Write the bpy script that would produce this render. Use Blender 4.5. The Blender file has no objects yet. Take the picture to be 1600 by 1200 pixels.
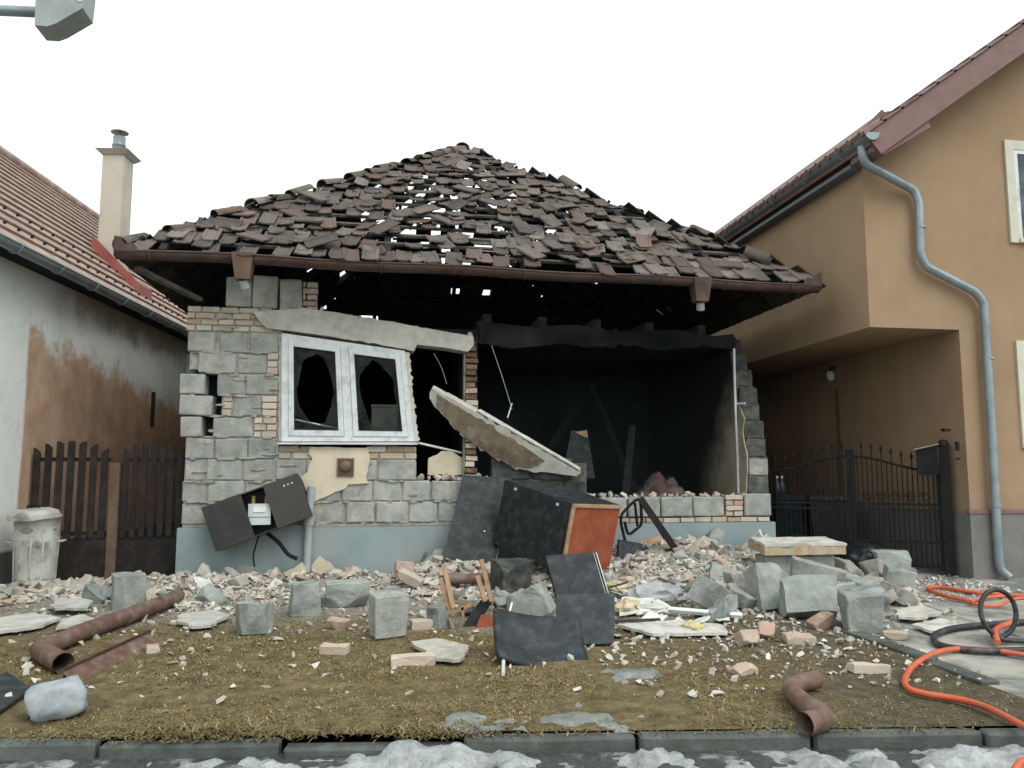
import bpy, bmesh, math, random
import numpy as np
from mathutils import Vector, Matrix, Euler, noise as mnoise

R_ = random.Random(7)
rad = math.radians
S = bpy.context.scene
COL = S.collection

# ------------------------------------------------------------------ camera
F, PITCH, HEAD = 1250.0, math.atan(135 / 1250), rad(9)
CAM = Vector((2.543, -10.794, 1.36))
cam_d = bpy.data.cameras.new('camera')
cam = bpy.data.objects.new('camera', cam_d)
COL.objects.link(cam)
cam.location = CAM
cam.rotation_euler = (math.pi / 2 + PITCH, 0, -HEAD)
cam_d.sensor_width = 36
cam_d.lens = 36 * F / 1600
cam_d.clip_end = 2000
cam_d.clip_start = 0.05
S.camera = cam

# ------------------------------------------------------------------ overcast sky
SUN_EL, SUN_AZ = rad(50), rad(150)      # azimuth: from behind the camera, to the right
W = bpy.data.worlds.new('World')
S.world = W
W.use_nodes = True
nt = W.node_tree
nt.nodes.clear()
out = nt.nodes.new('ShaderNodeOutputWorld')
bg = nt.nodes.new('ShaderNodeBackground')
sky = nt.nodes.new('ShaderNodeTexSky')
sky.sky_type = 'NISHITA'
sky.sun_disc = False
sky.sun_elevation = SUN_EL
sky.sun_rotation = SUN_AZ
sky.dust_density = 5
hsv = nt.nodes.new('ShaderNodeHueSaturation')
hsv.inputs['Saturation'].default_value = 0.25
mixw = nt.nodes.new('ShaderNodeMix')
mixw.data_type = 'RGBA'
mixw.inputs[0].default_value = 0.86           # a closed cloud deck over the clear sky
mixw.inputs[7].default_value = (8.35, 9.05, 8.85, 1)
nt.links.new(sky.outputs[0], hsv.inputs['Color'])
nt.links.new(hsv.outputs[0], mixw.inputs[6])
nt.links.new(mixw.outputs[2], bg.inputs[0])
bg.inputs[1].default_value = 0.125
nt.links.new(bg.outputs[0], out.inputs[0])

sun_d = bpy.data.lights.new('sun', 'SUN')
sun_d.energy = 1.25
sun_d.angle = rad(40)
sun_d.color = (1, 0.97, 0.92)
sun = bpy.data.objects.new('sun', sun_d)
COL.objects.link(sun)
sv = Vector((math.sin(SUN_AZ) * math.cos(SUN_EL), math.cos(SUN_AZ) * math.cos(SUN_EL), math.sin(SUN_EL)))
sun.rotation_euler = sv.to_track_quat('Z', 'Y').to_euler()
sun.location = (0, -8, 14)

vs = S.view_settings
vs.view_transform = 'Standard'
vs.look = 'None'
vs.exposure = 0.42
vs.gamma = 1.0
vs.use_curve_mapping = False
S.cycles.max_bounces = 6
S.cycles.diffuse_bounces = 4
S.cycles.use_denoising = True

# ------------------------------------------------------------------ survey: picture points to places on real planes
_fw = Vector((math.sin(HEAD) * math.cos(PITCH), math.cos(HEAD) * math.cos(PITCH), math.sin(PITCH)))
_rt = Vector((math.cos(HEAD), -math.sin(HEAD), 0))
_up = _rt.cross(_fw)
def ray(px, py): return _fw + (px - 800) / F * _rt + (600 - py) / F * _up
def at_y(px, py, Y):
    d = ray(px, py); return CAM + d * ((Y - CAM.y) / d.y)
def at_z(px, py, Z):
    d = ray(px, py); return CAM + d * ((Z - CAM.z) / d.z)
def at_x(px, py, X):
    d = ray(px, py); return CAM + d * ((X - CAM.x) / d.x)
def at_plane(px, py, p, n):
    d = ray(px, py); return CAM + d * ((p - CAM).dot(n) / d.dot(n))
def depth(p): return (p - CAM).dot(_fw)

# ------------------------------------------------------------------ materials
def ramp(nt, fac, cols, lo=0.3, hi=0.7):
    r = nt.nodes.new('ShaderNodeValToRGB')
    e = r.color_ramp.elements
    n = len(cols)
    while len(e) < n: e.new(0.5)
    for i, c in enumerate(cols):
        e[i].position = lo + (hi - lo) * i / max(1, n - 1)
        e[i].color = (*c, 1)
    nt.links.new(fac, r.inputs[0])
    return r.outputs[0]

class NT:
    """small wrapper for node building"""
    def __init__(s, name):
        s.m = bpy.data.materials.new(name)
        s.m.use_nodes = True
        s.t = s.m.node_tree
        s.b = s.t.nodes['Principled BSDF']
    def n(s, typ): return s.t.nodes.new(typ)
    def l(s, a, b): s.t.links.new(a, b)
    def pos(s, rnd=True):
        g = s.n('ShaderNodeNewGeometry')
        if not rnd: return g.outputs['Position']
        o = s.n('ShaderNodeObjectInfo')
        a = s.n('ShaderNodeVectorMath'); a.operation = 'SCALE'
        a.inputs[0].default_value = (37, 53, 71)
        s.l(o.outputs['Random'], a.inputs['Scale'])
        c = s.n('ShaderNodeVectorMath')
        s.l(g.outputs['Position'], c.inputs[0]); s.l(a.outputs[0], c.inputs[1])
        return c.outputs[0]
    def noise(s, vec, scale, detail=6, rough=0.6, dist=0):
        x = s.n('ShaderNodeTexNoise')
        x.inputs['Scale'].default_value = scale
        x.inputs['Detail'].default_value = detail
        x.inputs['Roughness'].default_value = rough
        x.inputs['Distortion'].default_value = dist
        s.l(vec, x.inputs['Vector'])
        return x.outputs['Fac']
    def math(s, op, a, b=None, clamp=False):
        x = s.n('ShaderNodeMath'); x.operation = op; x.use_clamp = clamp
        for i, v in enumerate((a, b)):
            if v is None: continue
            if isinstance(v, (int, float)): x.inputs[i].default_value = v
            else: s.l(v, x.inputs[i])
        return x.outputs[0]
    def mix(s, f, a, b, mode='MIX'):
        x = s.n('ShaderNodeMix'); x.data_type = 'RGBA'; x.blend_type = mode
        for i, v in ((0, f), (6, a), (7, b)):
            if isinstance(v, (int, float)): x.inputs[i].default_value = v
            elif isinstance(v, tuple): x.inputs[i].default_value = (*v, 1)
            else: s.l(v, x.inputs[i])
        return x.outputs[2]
    def step(s, v, lo, hi):
        x = s.n('ShaderNodeMapRange'); x.interpolation_type = 'SMOOTHSTEP'
        s.l(v, x.inputs[0]); x.inputs[1].default_value = lo; x.inputs[2].default_value = hi
        return x.outputs[0]
    def bump(s, h, strength, dist=0.01):
        x = s.n('ShaderNodeBump')
        x.inputs['Strength'].default_value = strength; x.inputs['Distance'].default_value = dist
        s.l(h, x.inputs['Height']); s.l(x.outputs[0], s.b.inputs['Normal'])
    def fin(s, col, rough=0.85, spec=0.3, metal=0.0):
        if isinstance(col, tuple): s.b.inputs['Base Color'].default_value = (*col, 1)
        else: s.l(col, s.b.inputs['Base Color'])
        if isinstance(rough, (int, float)): s.b.inputs['Roughness'].default_value = rough
        else: s.l(rough, s.b.inputs['Roughness'])
        s.b.inputs['Specular IOR Level'].default_value = spec
        s.b.inputs['Metallic'].default_value = metal
        return s.m

def mk(name, cols, scale=5, rough=0.85, bump=0.3, bscale=40, rnd=0.15, spec=0.3, metal=0.0, island=False,
       dirt=None, dscale=2.2, damt=0.5, bdist=0.006, huecols=None):
    """stone, plaster, wood, paint: colour from noise, own brightness for each piece, blotches of dirt, fine relief"""
    k = NT(name)
    p = k.pos()
    n1 = k.noise(p, scale)
    col = ramp(k.t, n1, cols)
    if island:
        g = k.n('ShaderNodeNewGeometry'); r = g.outputs['Random Per Island']
    else:
        o = k.n('ShaderNodeObjectInfo'); r = o.outputs['Random']
    if huecols:
        hc = ramp(k.t, r, huecols, 0.0, 1.0)
        col = k.mix(0.75, col, hc)
    if rnd:
        r2 = k.math('FRACT', k.math('MULTIPLY', r, 17.31))
        v = k.math('ADD', k.math('MULTIPLY', r2, 2 * rnd), 1 - rnd)
        hs = k.n('ShaderNodeHueSaturation'); k.l(col, hs.inputs['Color']); k.l(v, hs.inputs['Value'])
        col = hs.outputs[0]
    if dirt:
        dn = k.step(k.noise(p, dscale, 8, 0.65), 0.48, 0.66)
        col = k.mix(k.math('MULTIPLY', dn, damt), col, dirt)
    h = k.noise(p, bscale, 5, 0.7)
    if bump: k.bump(h, bump, bdist)
    return k.fin(col, rough, spec, metal)

C = {}
C['block'] = mk('concrete_block', [(.235, .25, .235), (.335, .35, .33), (.42, .43, .40)], 5, .95, .8, 45, .14, .15, dirt=(.50, .475, .41), dscale=4.0, damt=.75, bdist=.018)
C['block_soot'] = mk('sooted_block', [(.035, .038, .038), (.075, .08, .076), (.14, .14, .125)], 6, .95, .6, 60, .25, .15, dirt=(.22, .21, .185), dscale=3.5, damt=.45, bdist=.012)
C['block_fallen'] = mk('fallen_concrete_block', [(.17, .19, .18), (.27, .295, .28), (.36, .375, .35)], 5, .95, .9, 40, .15, .12, dirt=(.40, .39, .34), dscale=3.2, damt=.6, bdist=.014)
C['brick'] = mk('old_brick', [(.33, .19, .13), (.42, .32, .25), (.46, .42, .36)], 9, .95, .6, 70, .2, .15, huecols=[(.46, .40, .33), (.50, .47, .40), (.40, .27, .20), (.47, .43, .35), (.49, .46, .39)], dirt=(.50, .475, .41), dscale=5, damt=.8)
C['brick_dark'] = mk('sooted_brick', [(.10, .06, .04), (.17, .11, .07), (.22, .17, .12)], 9, .95, .6, 70, .25, .15)
C['mortar'] = mk('lime_mortar', [(.24, .23, .205), (.38, .365, .325), (.46, .44, .39)], 9, .95, .9, 55, .1, .1, bdist=.02)
C['mortar_dark'] = mk('sooted_mortar', [(.05, .05, .045), (.12, .115, .10), (.25, .24, .21)], 9, .95, .9, 55, .1, .1, bdist=.02)
C['beam'] = mk('concrete_beam', [(.42, .415, .375), (.52, .51, .455), (.60, .575, .505)], 7, .95, .7, 50, .08, .15, dirt=(.30, .30, .27), damt=.5, bdist=.012)
C['plaster_cream'] = mk('cream_plaster', [(.50, .44, .33), (.58, .51, .39), (.62, .55, .43)], 3, .9, .25, 80, .06, .2, dirt=(.42, .37, .29), damt=.4)
C['plinth'] = mk('blue_render', [(.20, .255, .27), (.245, .30, .315), (.275, .33, .345)], 2.2, .85, .4, 60, .03, .2, dirt=(.30, .325, .315), dscale=1.7, damt=.55)
C['char'] = mk('charred_timber', [(.008, .009, .010), (.016, .017, .019), (.035, .034, .033)], 12, .8, .6, 60, .3, .25, bdist=.01)
C['soot'] = mk('sooted_interior', [(.005, .007, .009), (.014, .018, .021), (.040, .043, .044)], 1.1, .9, .6, 12, .1, .2)
C['lath'] = mk('grey_batten', [(.05, .048, .044), (.085, .08, .072), (.12, .113, .10)], 10, .85, .5, 60, .35, .2)
C['tile'] = mk('burnt_roof_tile', [(.075, .062, .055), (.115, .098, .087), (.17, .148, .13)], 14, .85, .5, 70, .3, .25,
               huecols=[(.095, .078, .068), (.125, .103, .088), (.072, .060, .053), (.145, .086, .066), (.105, .09, .08), (.175, .15, .128), (.08, .068, .062), (.13, .095, .08)], dirt=(.04, .036, .034), dscale=3, damt=.7)
C['tile_far'] = mk('burnt_roof_tile_upper', [(.075, .062, .055), (.115, .098, .087), (.17, .148, .13)], 14, .85, .5, 70, .3, .25, island=True,
               huecols=[(.095, .078, .068), (.125, .103, .088), (.072, .060, .053), (.145, .086, .066), (.105, .09, .08), (.175, .15, .128), (.08, .068, .062), (.13, .095, .08)], dirt=(.04, .036, .034), dscale=3, damt=.7)
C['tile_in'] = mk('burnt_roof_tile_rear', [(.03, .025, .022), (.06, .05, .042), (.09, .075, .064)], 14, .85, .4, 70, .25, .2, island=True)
C['gutter'] = mk('brown_gutter_paint', [(.055, .030, .024), (.085, .047, .037), (.12, .075, .06)], 5, .6, .2, 40, .05, .35, dirt=(.045, .04, .036), damt=.6)
C['pipe_brown'] = mk('brown_pipe_paint', [(.095, .050, .038), (.135, .076, .06), (.17, .115, .095)], 8, .6, .35, 40, .12, .3, dirt=(.20, .175, .15), dscale=7, damt=.65)
C['pvc'] = mk('white_window_plastic', [(.54, .575, .60), (.62, .655, .675), (.66, .69, .70)], 5, .4, .08, 60, .03, .45, dirt=(.33, .325, .30), dscale=7, damt=.5)
C['gasket'] = mk('rubber_gasket', [(.02, .02, .02), (.03, .03, .03)], 9, .7, .1, 40, 0)
C['black_board'] = mk('black_laminate', [(.010, .014, .017), (.018, .024, .028), (.036, .044, .048)], 7, .6, .25, 40, .2, .3, dirt=(.075, .088, .09), dscale=9, damt=.4)
C['box_black'] = mk('dark_sheet_metal', [(.017, .018, .018), (.026, .026, .025), (.034, .032, .030)], 4, .55, .1, 50, .15, .4, dirt=(.06, .055, .05), dscale=5, damt=.3)
C['orange_wood'] = mk('orange_hardboard', [(.20, .045, .02), (.29, .072, .034), (.34, .105, .055)], 4, .6, .2, 50, .05, .3, dirt=(.16, .07, .04), damt=.4)
C['raw_wood'] = mk('raw_wood', [(.26, .15, .085), (.36, .23, .14), (.42, .29, .19)], 12, .8, .3, 60, .15)
C['meter'] = mk('meter_grey_paint', [(.42, .47, .48), (.50, .55, .555), (.54, .58, .58)], 5, .45, .08, 50, .03, .4)
C['white_plastic'] = mk('white_plastic', [(.55, .57, .56), (.66, .67, .65), (.70, .70, .67)], 6, .5, .15, 40, .1, .4, dirt=(.40, .38, .33), damt=.4)
C['pipe_grey'] = mk('grey_pipe', [(.27, .31, .31), (.33, .37, .37), (.38, .41, .40)], 5, .6, .15, 50, .05, .35, dirt=(.24, .24, .22), damt=.4)
C['vent'] = mk('brown_vent_plastic', [(.10, .065, .04), (.135, .088, .056), (.16, .105, .068)], 5, .5, .1, 40, 0, .4)
C['zinc'] = mk('zinc_sheet', [(.19, .235, .26), (.26, .31, .335), (.31, .355, .375)], 4, .42, .1, 40, .04, .5, metal=.45, dirt=(.16, .18, .19), damt=.5)
def ochre_mat():
    k = NT('ochre_render'); p = k.pos(False)
    mp = k.n('ShaderNodeMapping'); mp.inputs['Scale'].default_value = (3.2, 3.2, .22); k.l(p, mp.inputs[0])
    sp = k.n('ShaderNodeSeparateXYZ'); k.l(p, sp.inputs[0])
    c = ramp(k.t, k.noise(p, 1.2, 8, .65), [(.30, .206, .130), (.333, .231, .148), (.362, .255, .166)])
    st = k.step(k.noise(mp.outputs[0], 1.0, 6, .6), .50, .72)
    c = k.mix(k.math('MULTIPLY', st, .35), c, (.275, .19, .122))
    pt = k.step(k.noise(p, .7, 6, .6), .5, .64)
    c = k.mix(k.math('MULTIPLY', pt, .35), c, (.37, .255, .17))
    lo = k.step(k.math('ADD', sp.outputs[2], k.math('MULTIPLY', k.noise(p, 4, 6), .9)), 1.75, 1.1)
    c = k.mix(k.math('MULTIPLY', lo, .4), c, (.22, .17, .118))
    k.bump(k.noise(p, 120, 5, .7), .55, .006)
    return k.fin(c, .93, .1)
C['ochre'] = ochre_mat()
C['plinth_grey'] = mk('grey_plinth_render', [(.145, .14, .135), (.175, .17, .165), (.205, .195, .185)], 3, .9, .5, 120, .02, .15, bdist=.006)
C['maroon'] = mk('maroon_boards', [(.16, .085, .08), (.195, .108, .10), (.22, .125, .115)], 4, .6, .15, 40, .05, .35)
C['cream_trim'] = mk('cream_window_surround', [(.50, .49, .40), (.56, .545, .45), (.58, .57, .48)], 4, .8, .15, 60, .02)
C['tile_red'] = mk('red_clay_tile_course', [(.24, .165, .14), (.31, .225, .195), (.37, .285, .25)], 5, .85, .4, 60, .08, .2, dirt=(.40, .35, .31), dscale=5, damt=.6)
C['tile_grey'] = mk('greyish_red_tile_course', [(.18, .125, .115), (.22, .155, .14), (.26, .19, .175)], 5, .85, .4, 60, .1, .2)
C['red_flash'] = mk('red_sheet_flashing', [(.22, .055, .04), (.28, .075, .055), (.31, .10, .075)], 4, .55, .1, 40, .05, .4)
C['chimney'] = mk('chimney_render', [(.44, .40, .34), (.50, .455, .39), (.54, .49, .42)], 2, .9, .3, 80, .02)
C['chimney_cap'] = mk('chimney_cap_concrete', [(.40, .38, .33), (.46, .44, .385)], 6, .9, .4, 60, .02)
C['gate_wood'] = mk('dark_gate_paint', [(.010, .009, .009), (.017, .014, .013), (.032, .025, .022)], 7, .75, .4, 60, .25, .3)
C['iron'] = mk('black_iron', [(.006, .007, .008), (.010, .010, .011), (.018, .017, .016)], 9, .65, .15, 60, .1, .2)
C['bin'] = mk('galvanised_bin', [(.30, .31, .285), (.42, .43, .395), (.50, .50, .46)], 5, .6, .3, 40, .03, .4, dirt=(.15, .115, .08), dscale=4.5, damt=.75)
C['bag'] = mk('black_bag', [(.008, .010, .013), (.014, .017, .021)], 4, .35, .5, 18, .2, .5, bdist=.03)
C['stone'] = mk('grey_field_stone', [(.24, .275, .30), (.33, .365, .39), (.40, .43, .445)], 6, .9, .5, 40, .05, .2, dirt=(.20, .21, .20), dscale=7, damt=.6)
C['chunk_mortar'] = mk('mortar_chunk', [(.36, .345, .305), (.48, .46, .41), (.56, .54, .49)], 10, .95, .8, 60, .22, .1, dirt=(.26, .245, .21), damt=.5, bdist=.012)
C['chunk_brick'] = mk('brick_chunk', [(.36, .25, .19), (.46, .36, .285), (.50, .42, .35)], 10, .95, .7, 60, .2, .1,
                      huecols=[(.50, .44, .37), (.43, .34, .28), (.34, .20, .145), (.52, .47, .40), (.40, .31, .25)], dirt=(.48, .45, .39), dscale=7, damt=.75, bdist=.014)
C['shard'] = mk('plaster_shard', [(.40, .40, .37), (.52, .51, .475), (.61, .60, .56)], 7, .92, .6, 45, .15, .12, dirt=(.27, .255, .215), dscale=4.5, damt=.65, bdist=.012)
C['chips'] = mk('rubble_chip', [(.32, .30, .255), (.46, .435, .385), (.58, .56, .515)], 14, .95, .6, 60, .3, .1, island=True,
                huecols=[(.58, .56, .51), (.48, .45, .39), (.36, .335, .29), (.46, .33, .255), (.62, .605, .56), (.30, .285, .25), (.54, .515, .46)])
C['hose_orange'] = mk('orange_hose', [(.50, .085, .035), (.58, .11, .045), (.60, .14, .07)], 5, .5, .1, 40, .03, .4, dirt=(.26, .13, .085), dscale=9, damt=.6)
C['hose_black'] = mk('black_hose', [(.012, .014, .017), (.022, .024, .028)], 5, .5, .1, 40, .03, .45, dirt=(.12, .115, .10), dscale=8, damt=.55)
C['cloth_grey'] = mk('grey_cloth', [(.26, .27, .28), (.38, .385, .39), (.44, .44, .44)], 6, .9, .5, 30, .1, .2, bdist=.02)
C['pack'] = mk('food_packaging', [(.55, .53, .47), (.58, .47, .14), (.52, .50, .46), (.50, .16, .09)], 16, .4, .2, 30, .05, .4)
C['red_plastic'] = mk('red_plastic', [(.35, .02, .03), (.42, .03, .04)], 5, .5, .1, 40, 0)
C['kerb'] = mk('kerb_concrete', [(.055, .063, .060), (.085, .095, .090), (.125, .133, .122)], 5, .7, .6, 50, .12, .3, dirt=(.045, .047, .030), damt=.65, bdist=.012)
C['greenbox'] = mk('grey_green_box', [(.10, .115, .10), (.13, .145, .125)], 5, .8, .2, 40, 0)
C['lens'] = mk('lamp_lens', [(.45, .46, .47), (.5, .51, .52)], 5, .3, .05, 40, 0)
C['wool'] = mk('pale_foam', [(.50, .48, .40), (.60, .575, .50), (.64, .62, .56)], 14, .95, .9, 50, .1, .1, bdist=.02)
C['window_dark'] = mk('dark_room', [(.02, .025, .03), (.03, .035, .04)], 5, .9, .1, 40, 0)

def glass_mat(name, col, alpha):
    k = NT(name)
    n = k.noise(k.pos(), 5, 6)
    c = ramp(k.t, n, [tuple(v * .5 for v in col), col])
    k.fin(c, .22, .35)
    a = k.math('ADD', k.math('MULTIPLY', k.step(n, .35, .65), .35), alpha)
    k.l(a, k.b.inputs['Alpha'])
    return k.m
C['glass_soot'] = glass_mat('sooted_glass', (.012, .016, .019), .18)
C['glass'] = glass_mat('window_glass', (.10, .13, .17), .75)

def lhouse_mat():
    k = NT('peeling_side_wall')
    tc = k.n('ShaderNodeTexCoord'); sp = k.n('ShaderNodeSeparateXYZ')
    k.l(tc.outputs['Object'], sp.inputs[0]); p = tc.outputs['Object']
    y, z = sp.outputs[1], sp.outputs[2]
    white = ramp(k.t, k.noise(p, 1.3), [(.58, .61, .62), (.72, .74, .73), (.78, .78, .75)], .25, .7)
    ochre = ramp(k.t, k.noise(p, 2.4), [(.36, .225, .15), (.45, .30, .205), (.52, .385, .285)])
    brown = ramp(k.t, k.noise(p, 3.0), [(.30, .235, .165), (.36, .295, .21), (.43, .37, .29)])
    w = k.math('MULTIPLY', k.math('SUBTRACT', k.noise(p, 2.0, 8, .7), .5), 1.5)
    zz = k.math('ADD', z, w)
    # ragged diagonal upper edge of the bare ochre, its left end cut straight
    line = k.math('SUBTRACT', 3.38, k.math('MULTIPLY', y, .115))
    m1 = k.step(k.math('SUBTRACT', line, zz), -.10, .32)
    m2 = k.step(k.math('ADD', y, k.math('MULTIPLY', w, .10)), 1.08, 1.16)
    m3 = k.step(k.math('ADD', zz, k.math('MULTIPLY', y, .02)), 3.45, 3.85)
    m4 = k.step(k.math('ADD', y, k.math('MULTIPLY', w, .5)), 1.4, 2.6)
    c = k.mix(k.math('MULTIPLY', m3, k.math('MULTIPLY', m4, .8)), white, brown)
    c = k.mix(k.math('MULTIPLY', m1, m2), c, ochre)
    gr = k.step(k.noise(p, 3.3, 8, .7), .54, .66)
    c = k.mix(k.math('MULTIPLY', gr, .22), c, (.40, .39, .35))
    # pale weathering specks
    s2 = k.step(k.noise(p, 11, 6, .7), .60, .66)
    c = k.mix(k.math('MULTIPLY', s2, .45), c, (.52, .49, .43))
    low = k.step(z, .42, .36)
    c = k.mix(low, c, (.14, .145, .14))
    k.bump(k.noise(p, 30, 6, .7), .5, .012)
    return k.fin(c, .93, .12)
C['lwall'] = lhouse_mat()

def inner_plaster():
    k = NT('sooted_plaster')
    g = k.n('ShaderNodeNewGeometry'); sp = k.n('ShaderNodeSeparateXYZ'); k.l(g.outputs['Position'], sp.inputs[0])
    p = g.outputs['Position']
    n = k.noise(p, 1.7, 7)
    pal = ramp(k.t, k.noise(p, 3), [(.27, .235, .17), (.36, .315, .235), (.42, .375, .295)])
    # soot left by the fire: black above, thinning downward and towards the broken front
    lvl = k.math('ADD', k.math('ADD', sp.outputs[2], k.math('MULTIPLY', sp.outputs[1], 1.3)), k.math('MULTIPLY', k.math('SUBTRACT', n, .5), 1.5))
    m = k.step(lvl, 2.0, 3.7)
    c = k.mix(m, pal, (.016, .018, .02))
    k.bump(k.noise(p, 40), .3, .006)
    return k.fin(c, .9, .15)
C['inner'] = inner_plaster()

def lawn_mat():
    k = NT('dead_lawn')
    g = k.n('ShaderNodeNewGeometry'); sp = k.n('ShaderNodeSeparateXYZ'); k.l(g.outputs['Position'], sp.inputs[0])
    p = g.outputs['Position']
    grass = ramp(k.t, k.noise(p, 7, 8, .7), [(.095, .074, .040), (.175, .138, .074), (.28, .225, .13)], .32, .68)
    dust = ramp(k.t, k.noise(p, 16, 8, .75), [(.15, .14, .115), (.31, .29, .25), (.47, .45, .40)], .3, .68)
    mud = ramp(k.t, k.noise(p, 9, 8), [(.055, .048, .034), (.10, .088, .066), (.16, .145, .115)])
    n = k.math('SUBTRACT', k.noise(p, 1.1, 8, .65), .5)
    x, y = sp.outputs[0], sp.outputs[1]
    f = k.math('ADD', k.math('ADD', y, k.math('MULTIPLY', x, .10)), k.math('MULTIPLY', n, 2.6))
    c = k.mix(k.step(f, -3.3, -2.1), grass, dust)
    fm = k.math('ADD', k.math('SUBTRACT', x, 4.6), k.math('MULTIPLY', n, 4.5))
    c = k.mix(k.math('MULTIPLY', k.step(fm, -.2, 1.6), .75), c, mud)
    c = k.mix(k.step(f, -2.6, -1.6), c, dust)
    k.bump(k.noise(p, 45, 8, .75), .9, .03)
    return k.fin(c, .95, .1)
C['lawn'] = lawn_mat()

def drive_mat():
    k = NT('wet_driveway')
    p = k.pos(False)
    n = k.noise(p, 1.6, 8, .65)
    c = ramp(k.t, k.noise(p, 9, 8, .7), [(.10, .11, .11), (.17, .18, .175), (.25, .255, .24)])
    c = k.mix(k.step(n, .42, .6), c, (.34, .33, .29))
    r = k.math('ADD', k.math('MULTIPLY', k.step(n, .35, .55), .5), .3)
    k.bump(k.noise(p, 60, 6), .4, .01)
    return k.fin(c, r, .4)
C['drive'] = drive_mat()

def road_mat():
    k = NT('wet_asphalt')
    p = k.pos(False)
    c = ramp(k.t, k.noise(p, 30, 8, .7), [(.025, .026, .026), (.05, .052, .05), (.09, .092, .088)])
    c = k.mix(k.step(k.noise(p, 3, 8, .7), .5, .62), c, (.22, .235, .23))
    k.bump(k.noise(p, 90, 5), .5, .01)
    return k.fin(c, .45, .4)
C['road'] = road_mat()

def snow_mat(name, cols, rough):
    k = NT(name)
    p = k.pos(False)
    c = ramp(k.t, k.noise(p, 7, 8, .7), cols, .3, .65)
    c = k.mix(k.math('MULTIPLY', k.step(k.noise(p, 55, 6, .7), .58, .66), .6), c, (.07, .065, .055))
    k.bump(k.noise(p, 35, 8, .7), .8, .03)
    return k.fin(c, rough, .4)
C['snow'] = snow_mat('dirty_snow', [(.15, .155, .15), (.33, .35, .355), (.52, .55, .565)], .6)
C['ice'] = snow_mat('melting_ice', [(.12, .125, .11), (.22, .235, .22), (.33, .355, .345)], .45)
C['earth'] = mk('yard_earth', [(.07, .06, .042), (.11, .095, .068), (.15, .135, .10)], 3, .95, .5, 40, 0)

# ------------------------------------------------------------------ mesh helpers
class MB:
    def __init__(s): s.v, s.f, s.sm = [], [], []
    def add(s, vs, fs, smooth=False):
        o = len(s.v)
        s.v += [tuple(v) for v in vs]
        s.f += [tuple(i + o for i in f) for f in fs]
        s.sm += [smooth] * len(fs)
        return s
    def hexa(s, p):     # p: bottom 4 (ccw seen from above), top 4
        return s.add(p, [(3, 2, 1, 0), (4, 5, 6, 7), (0, 1, 5, 4), (1, 2, 6, 5), (2, 3, 7, 6), (3, 0, 4, 7)])
    def box(s, c, d, rot=None):
        c = Vector(c); h = Vector(d) / 2
        P = [Vector((x * h.x, y * h.y, z * h.z)) for z in (-1, 1) for x, y in ((-1, -1), (1, -1), (1, 1), (-1, 1))]
        if rot is not None: P = [rot @ q for q in P]
        return s.hexa([c + q for q in P])
    def bb(s, x0, x1, y0, y1, z0, z1): return s.box(((x0 + x1) / 2, (y0 + y1) / 2, (z0 + z1) / 2), (x1 - x0, y1 - y0, z1 - z0))
    def bar(s, a, b, w, t, side=None):
        """box beam from a to b, w wide along side, t thick"""
        a, b = Vector(a), Vector(b); d = (b - a).normalized()
        if side is None: side = d.cross(Vector((0, 0, 1)))
        side = Vector(side)
        side = (side - d * side.dot(d))
        if side.length < 1e-5: side = d.orthogonal()
        side.normalize(); n = d.cross(side)
        P = []
        for q in (a, b):
            P += [q - side * w / 2 - n * t / 2, q + side * w / 2 - n * t / 2, q + side * w / 2 + n * t / 2, q - side * w / 2 + n * t / 2]
        return s.hexa(P)
    def prism(s, poly, ext):
        n = len(poly); e = Vector(ext)
        P = [Vector(p) for p in poly] + [Vector(p) + e for p in poly]
        fs = [tuple(range(n))[::-1], tuple(range(n, 2 * n))] + [(i, (i + 1) % n, n + (i + 1) % n, n + i) for i in range(n)]
        return s.add(P, fs)
    def tube(s, pts, r, n=10, cap=True, smooth=True, hollow=False):
        pts = [Vector(p) for p in pts]; rings = []
        side = None
        for i, p in enumerate(pts):
            d = (pts[min(i + 1, len(pts) - 1)] - pts[max(i - 1, 0)]).normalized()
            if side is None: side = d.orthogonal().normalized()
            side = (side - d * side.dot(d)).normalized(); nn = d.cross(side)
            rr = r[i] if isinstance(r, (list, tuple)) else r
            rings.append([p + (side * math.cos(2 * math.pi * k / n) + nn * math.sin(2 * math.pi * k / n)) * rr for k in range(n)])
        V = [q for g in rings for q in g]
        fs = [(i * n + k, i * n + (k + 1) % n, (i + 1) * n + (k + 1) % n, (i + 1) * n + k) for i in range(len(pts) - 1) for k in range(n)]
        s.add(V, fs, smooth)
        if cap:
            s.add(rings[0], [tuple(range(n))[::-1]]); s.add(rings[-1], [tuple(range(n))])
        return s
    def lathe(s, prof, c, n=20, smooth=True, sx=1, sy=1):
        c = Vector(c); V = []
        for r, z in prof: V += [c + Vector((r * sx * math.cos(2 * math.pi * k / n), r * sy * math.sin(2 * math.pi * k / n), z)) for k in range(n)]
        fs = [(i * n + k, i * n + (k + 1) % n, (i + 1) * n + (k + 1) % n, (i + 1) * n + k) for i in range(len(prof) - 1) for k in range(n)]
        return s.add(V, fs, smooth)
    def mesh(s, name, mat):
        me = bpy.data.meshes.new(name)
        me.from_pydata(s.v, [], s.f)
        me.polygons.foreach_set('use_smooth', s.sm)
        if mat is not None: me.materials.append(C[mat] if isinstance(mat, str) else mat)
        me.update()
        return me
    def obj(s, name, mat, parent=None): return link(name, s.mesh(name, mat), parent)

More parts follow.
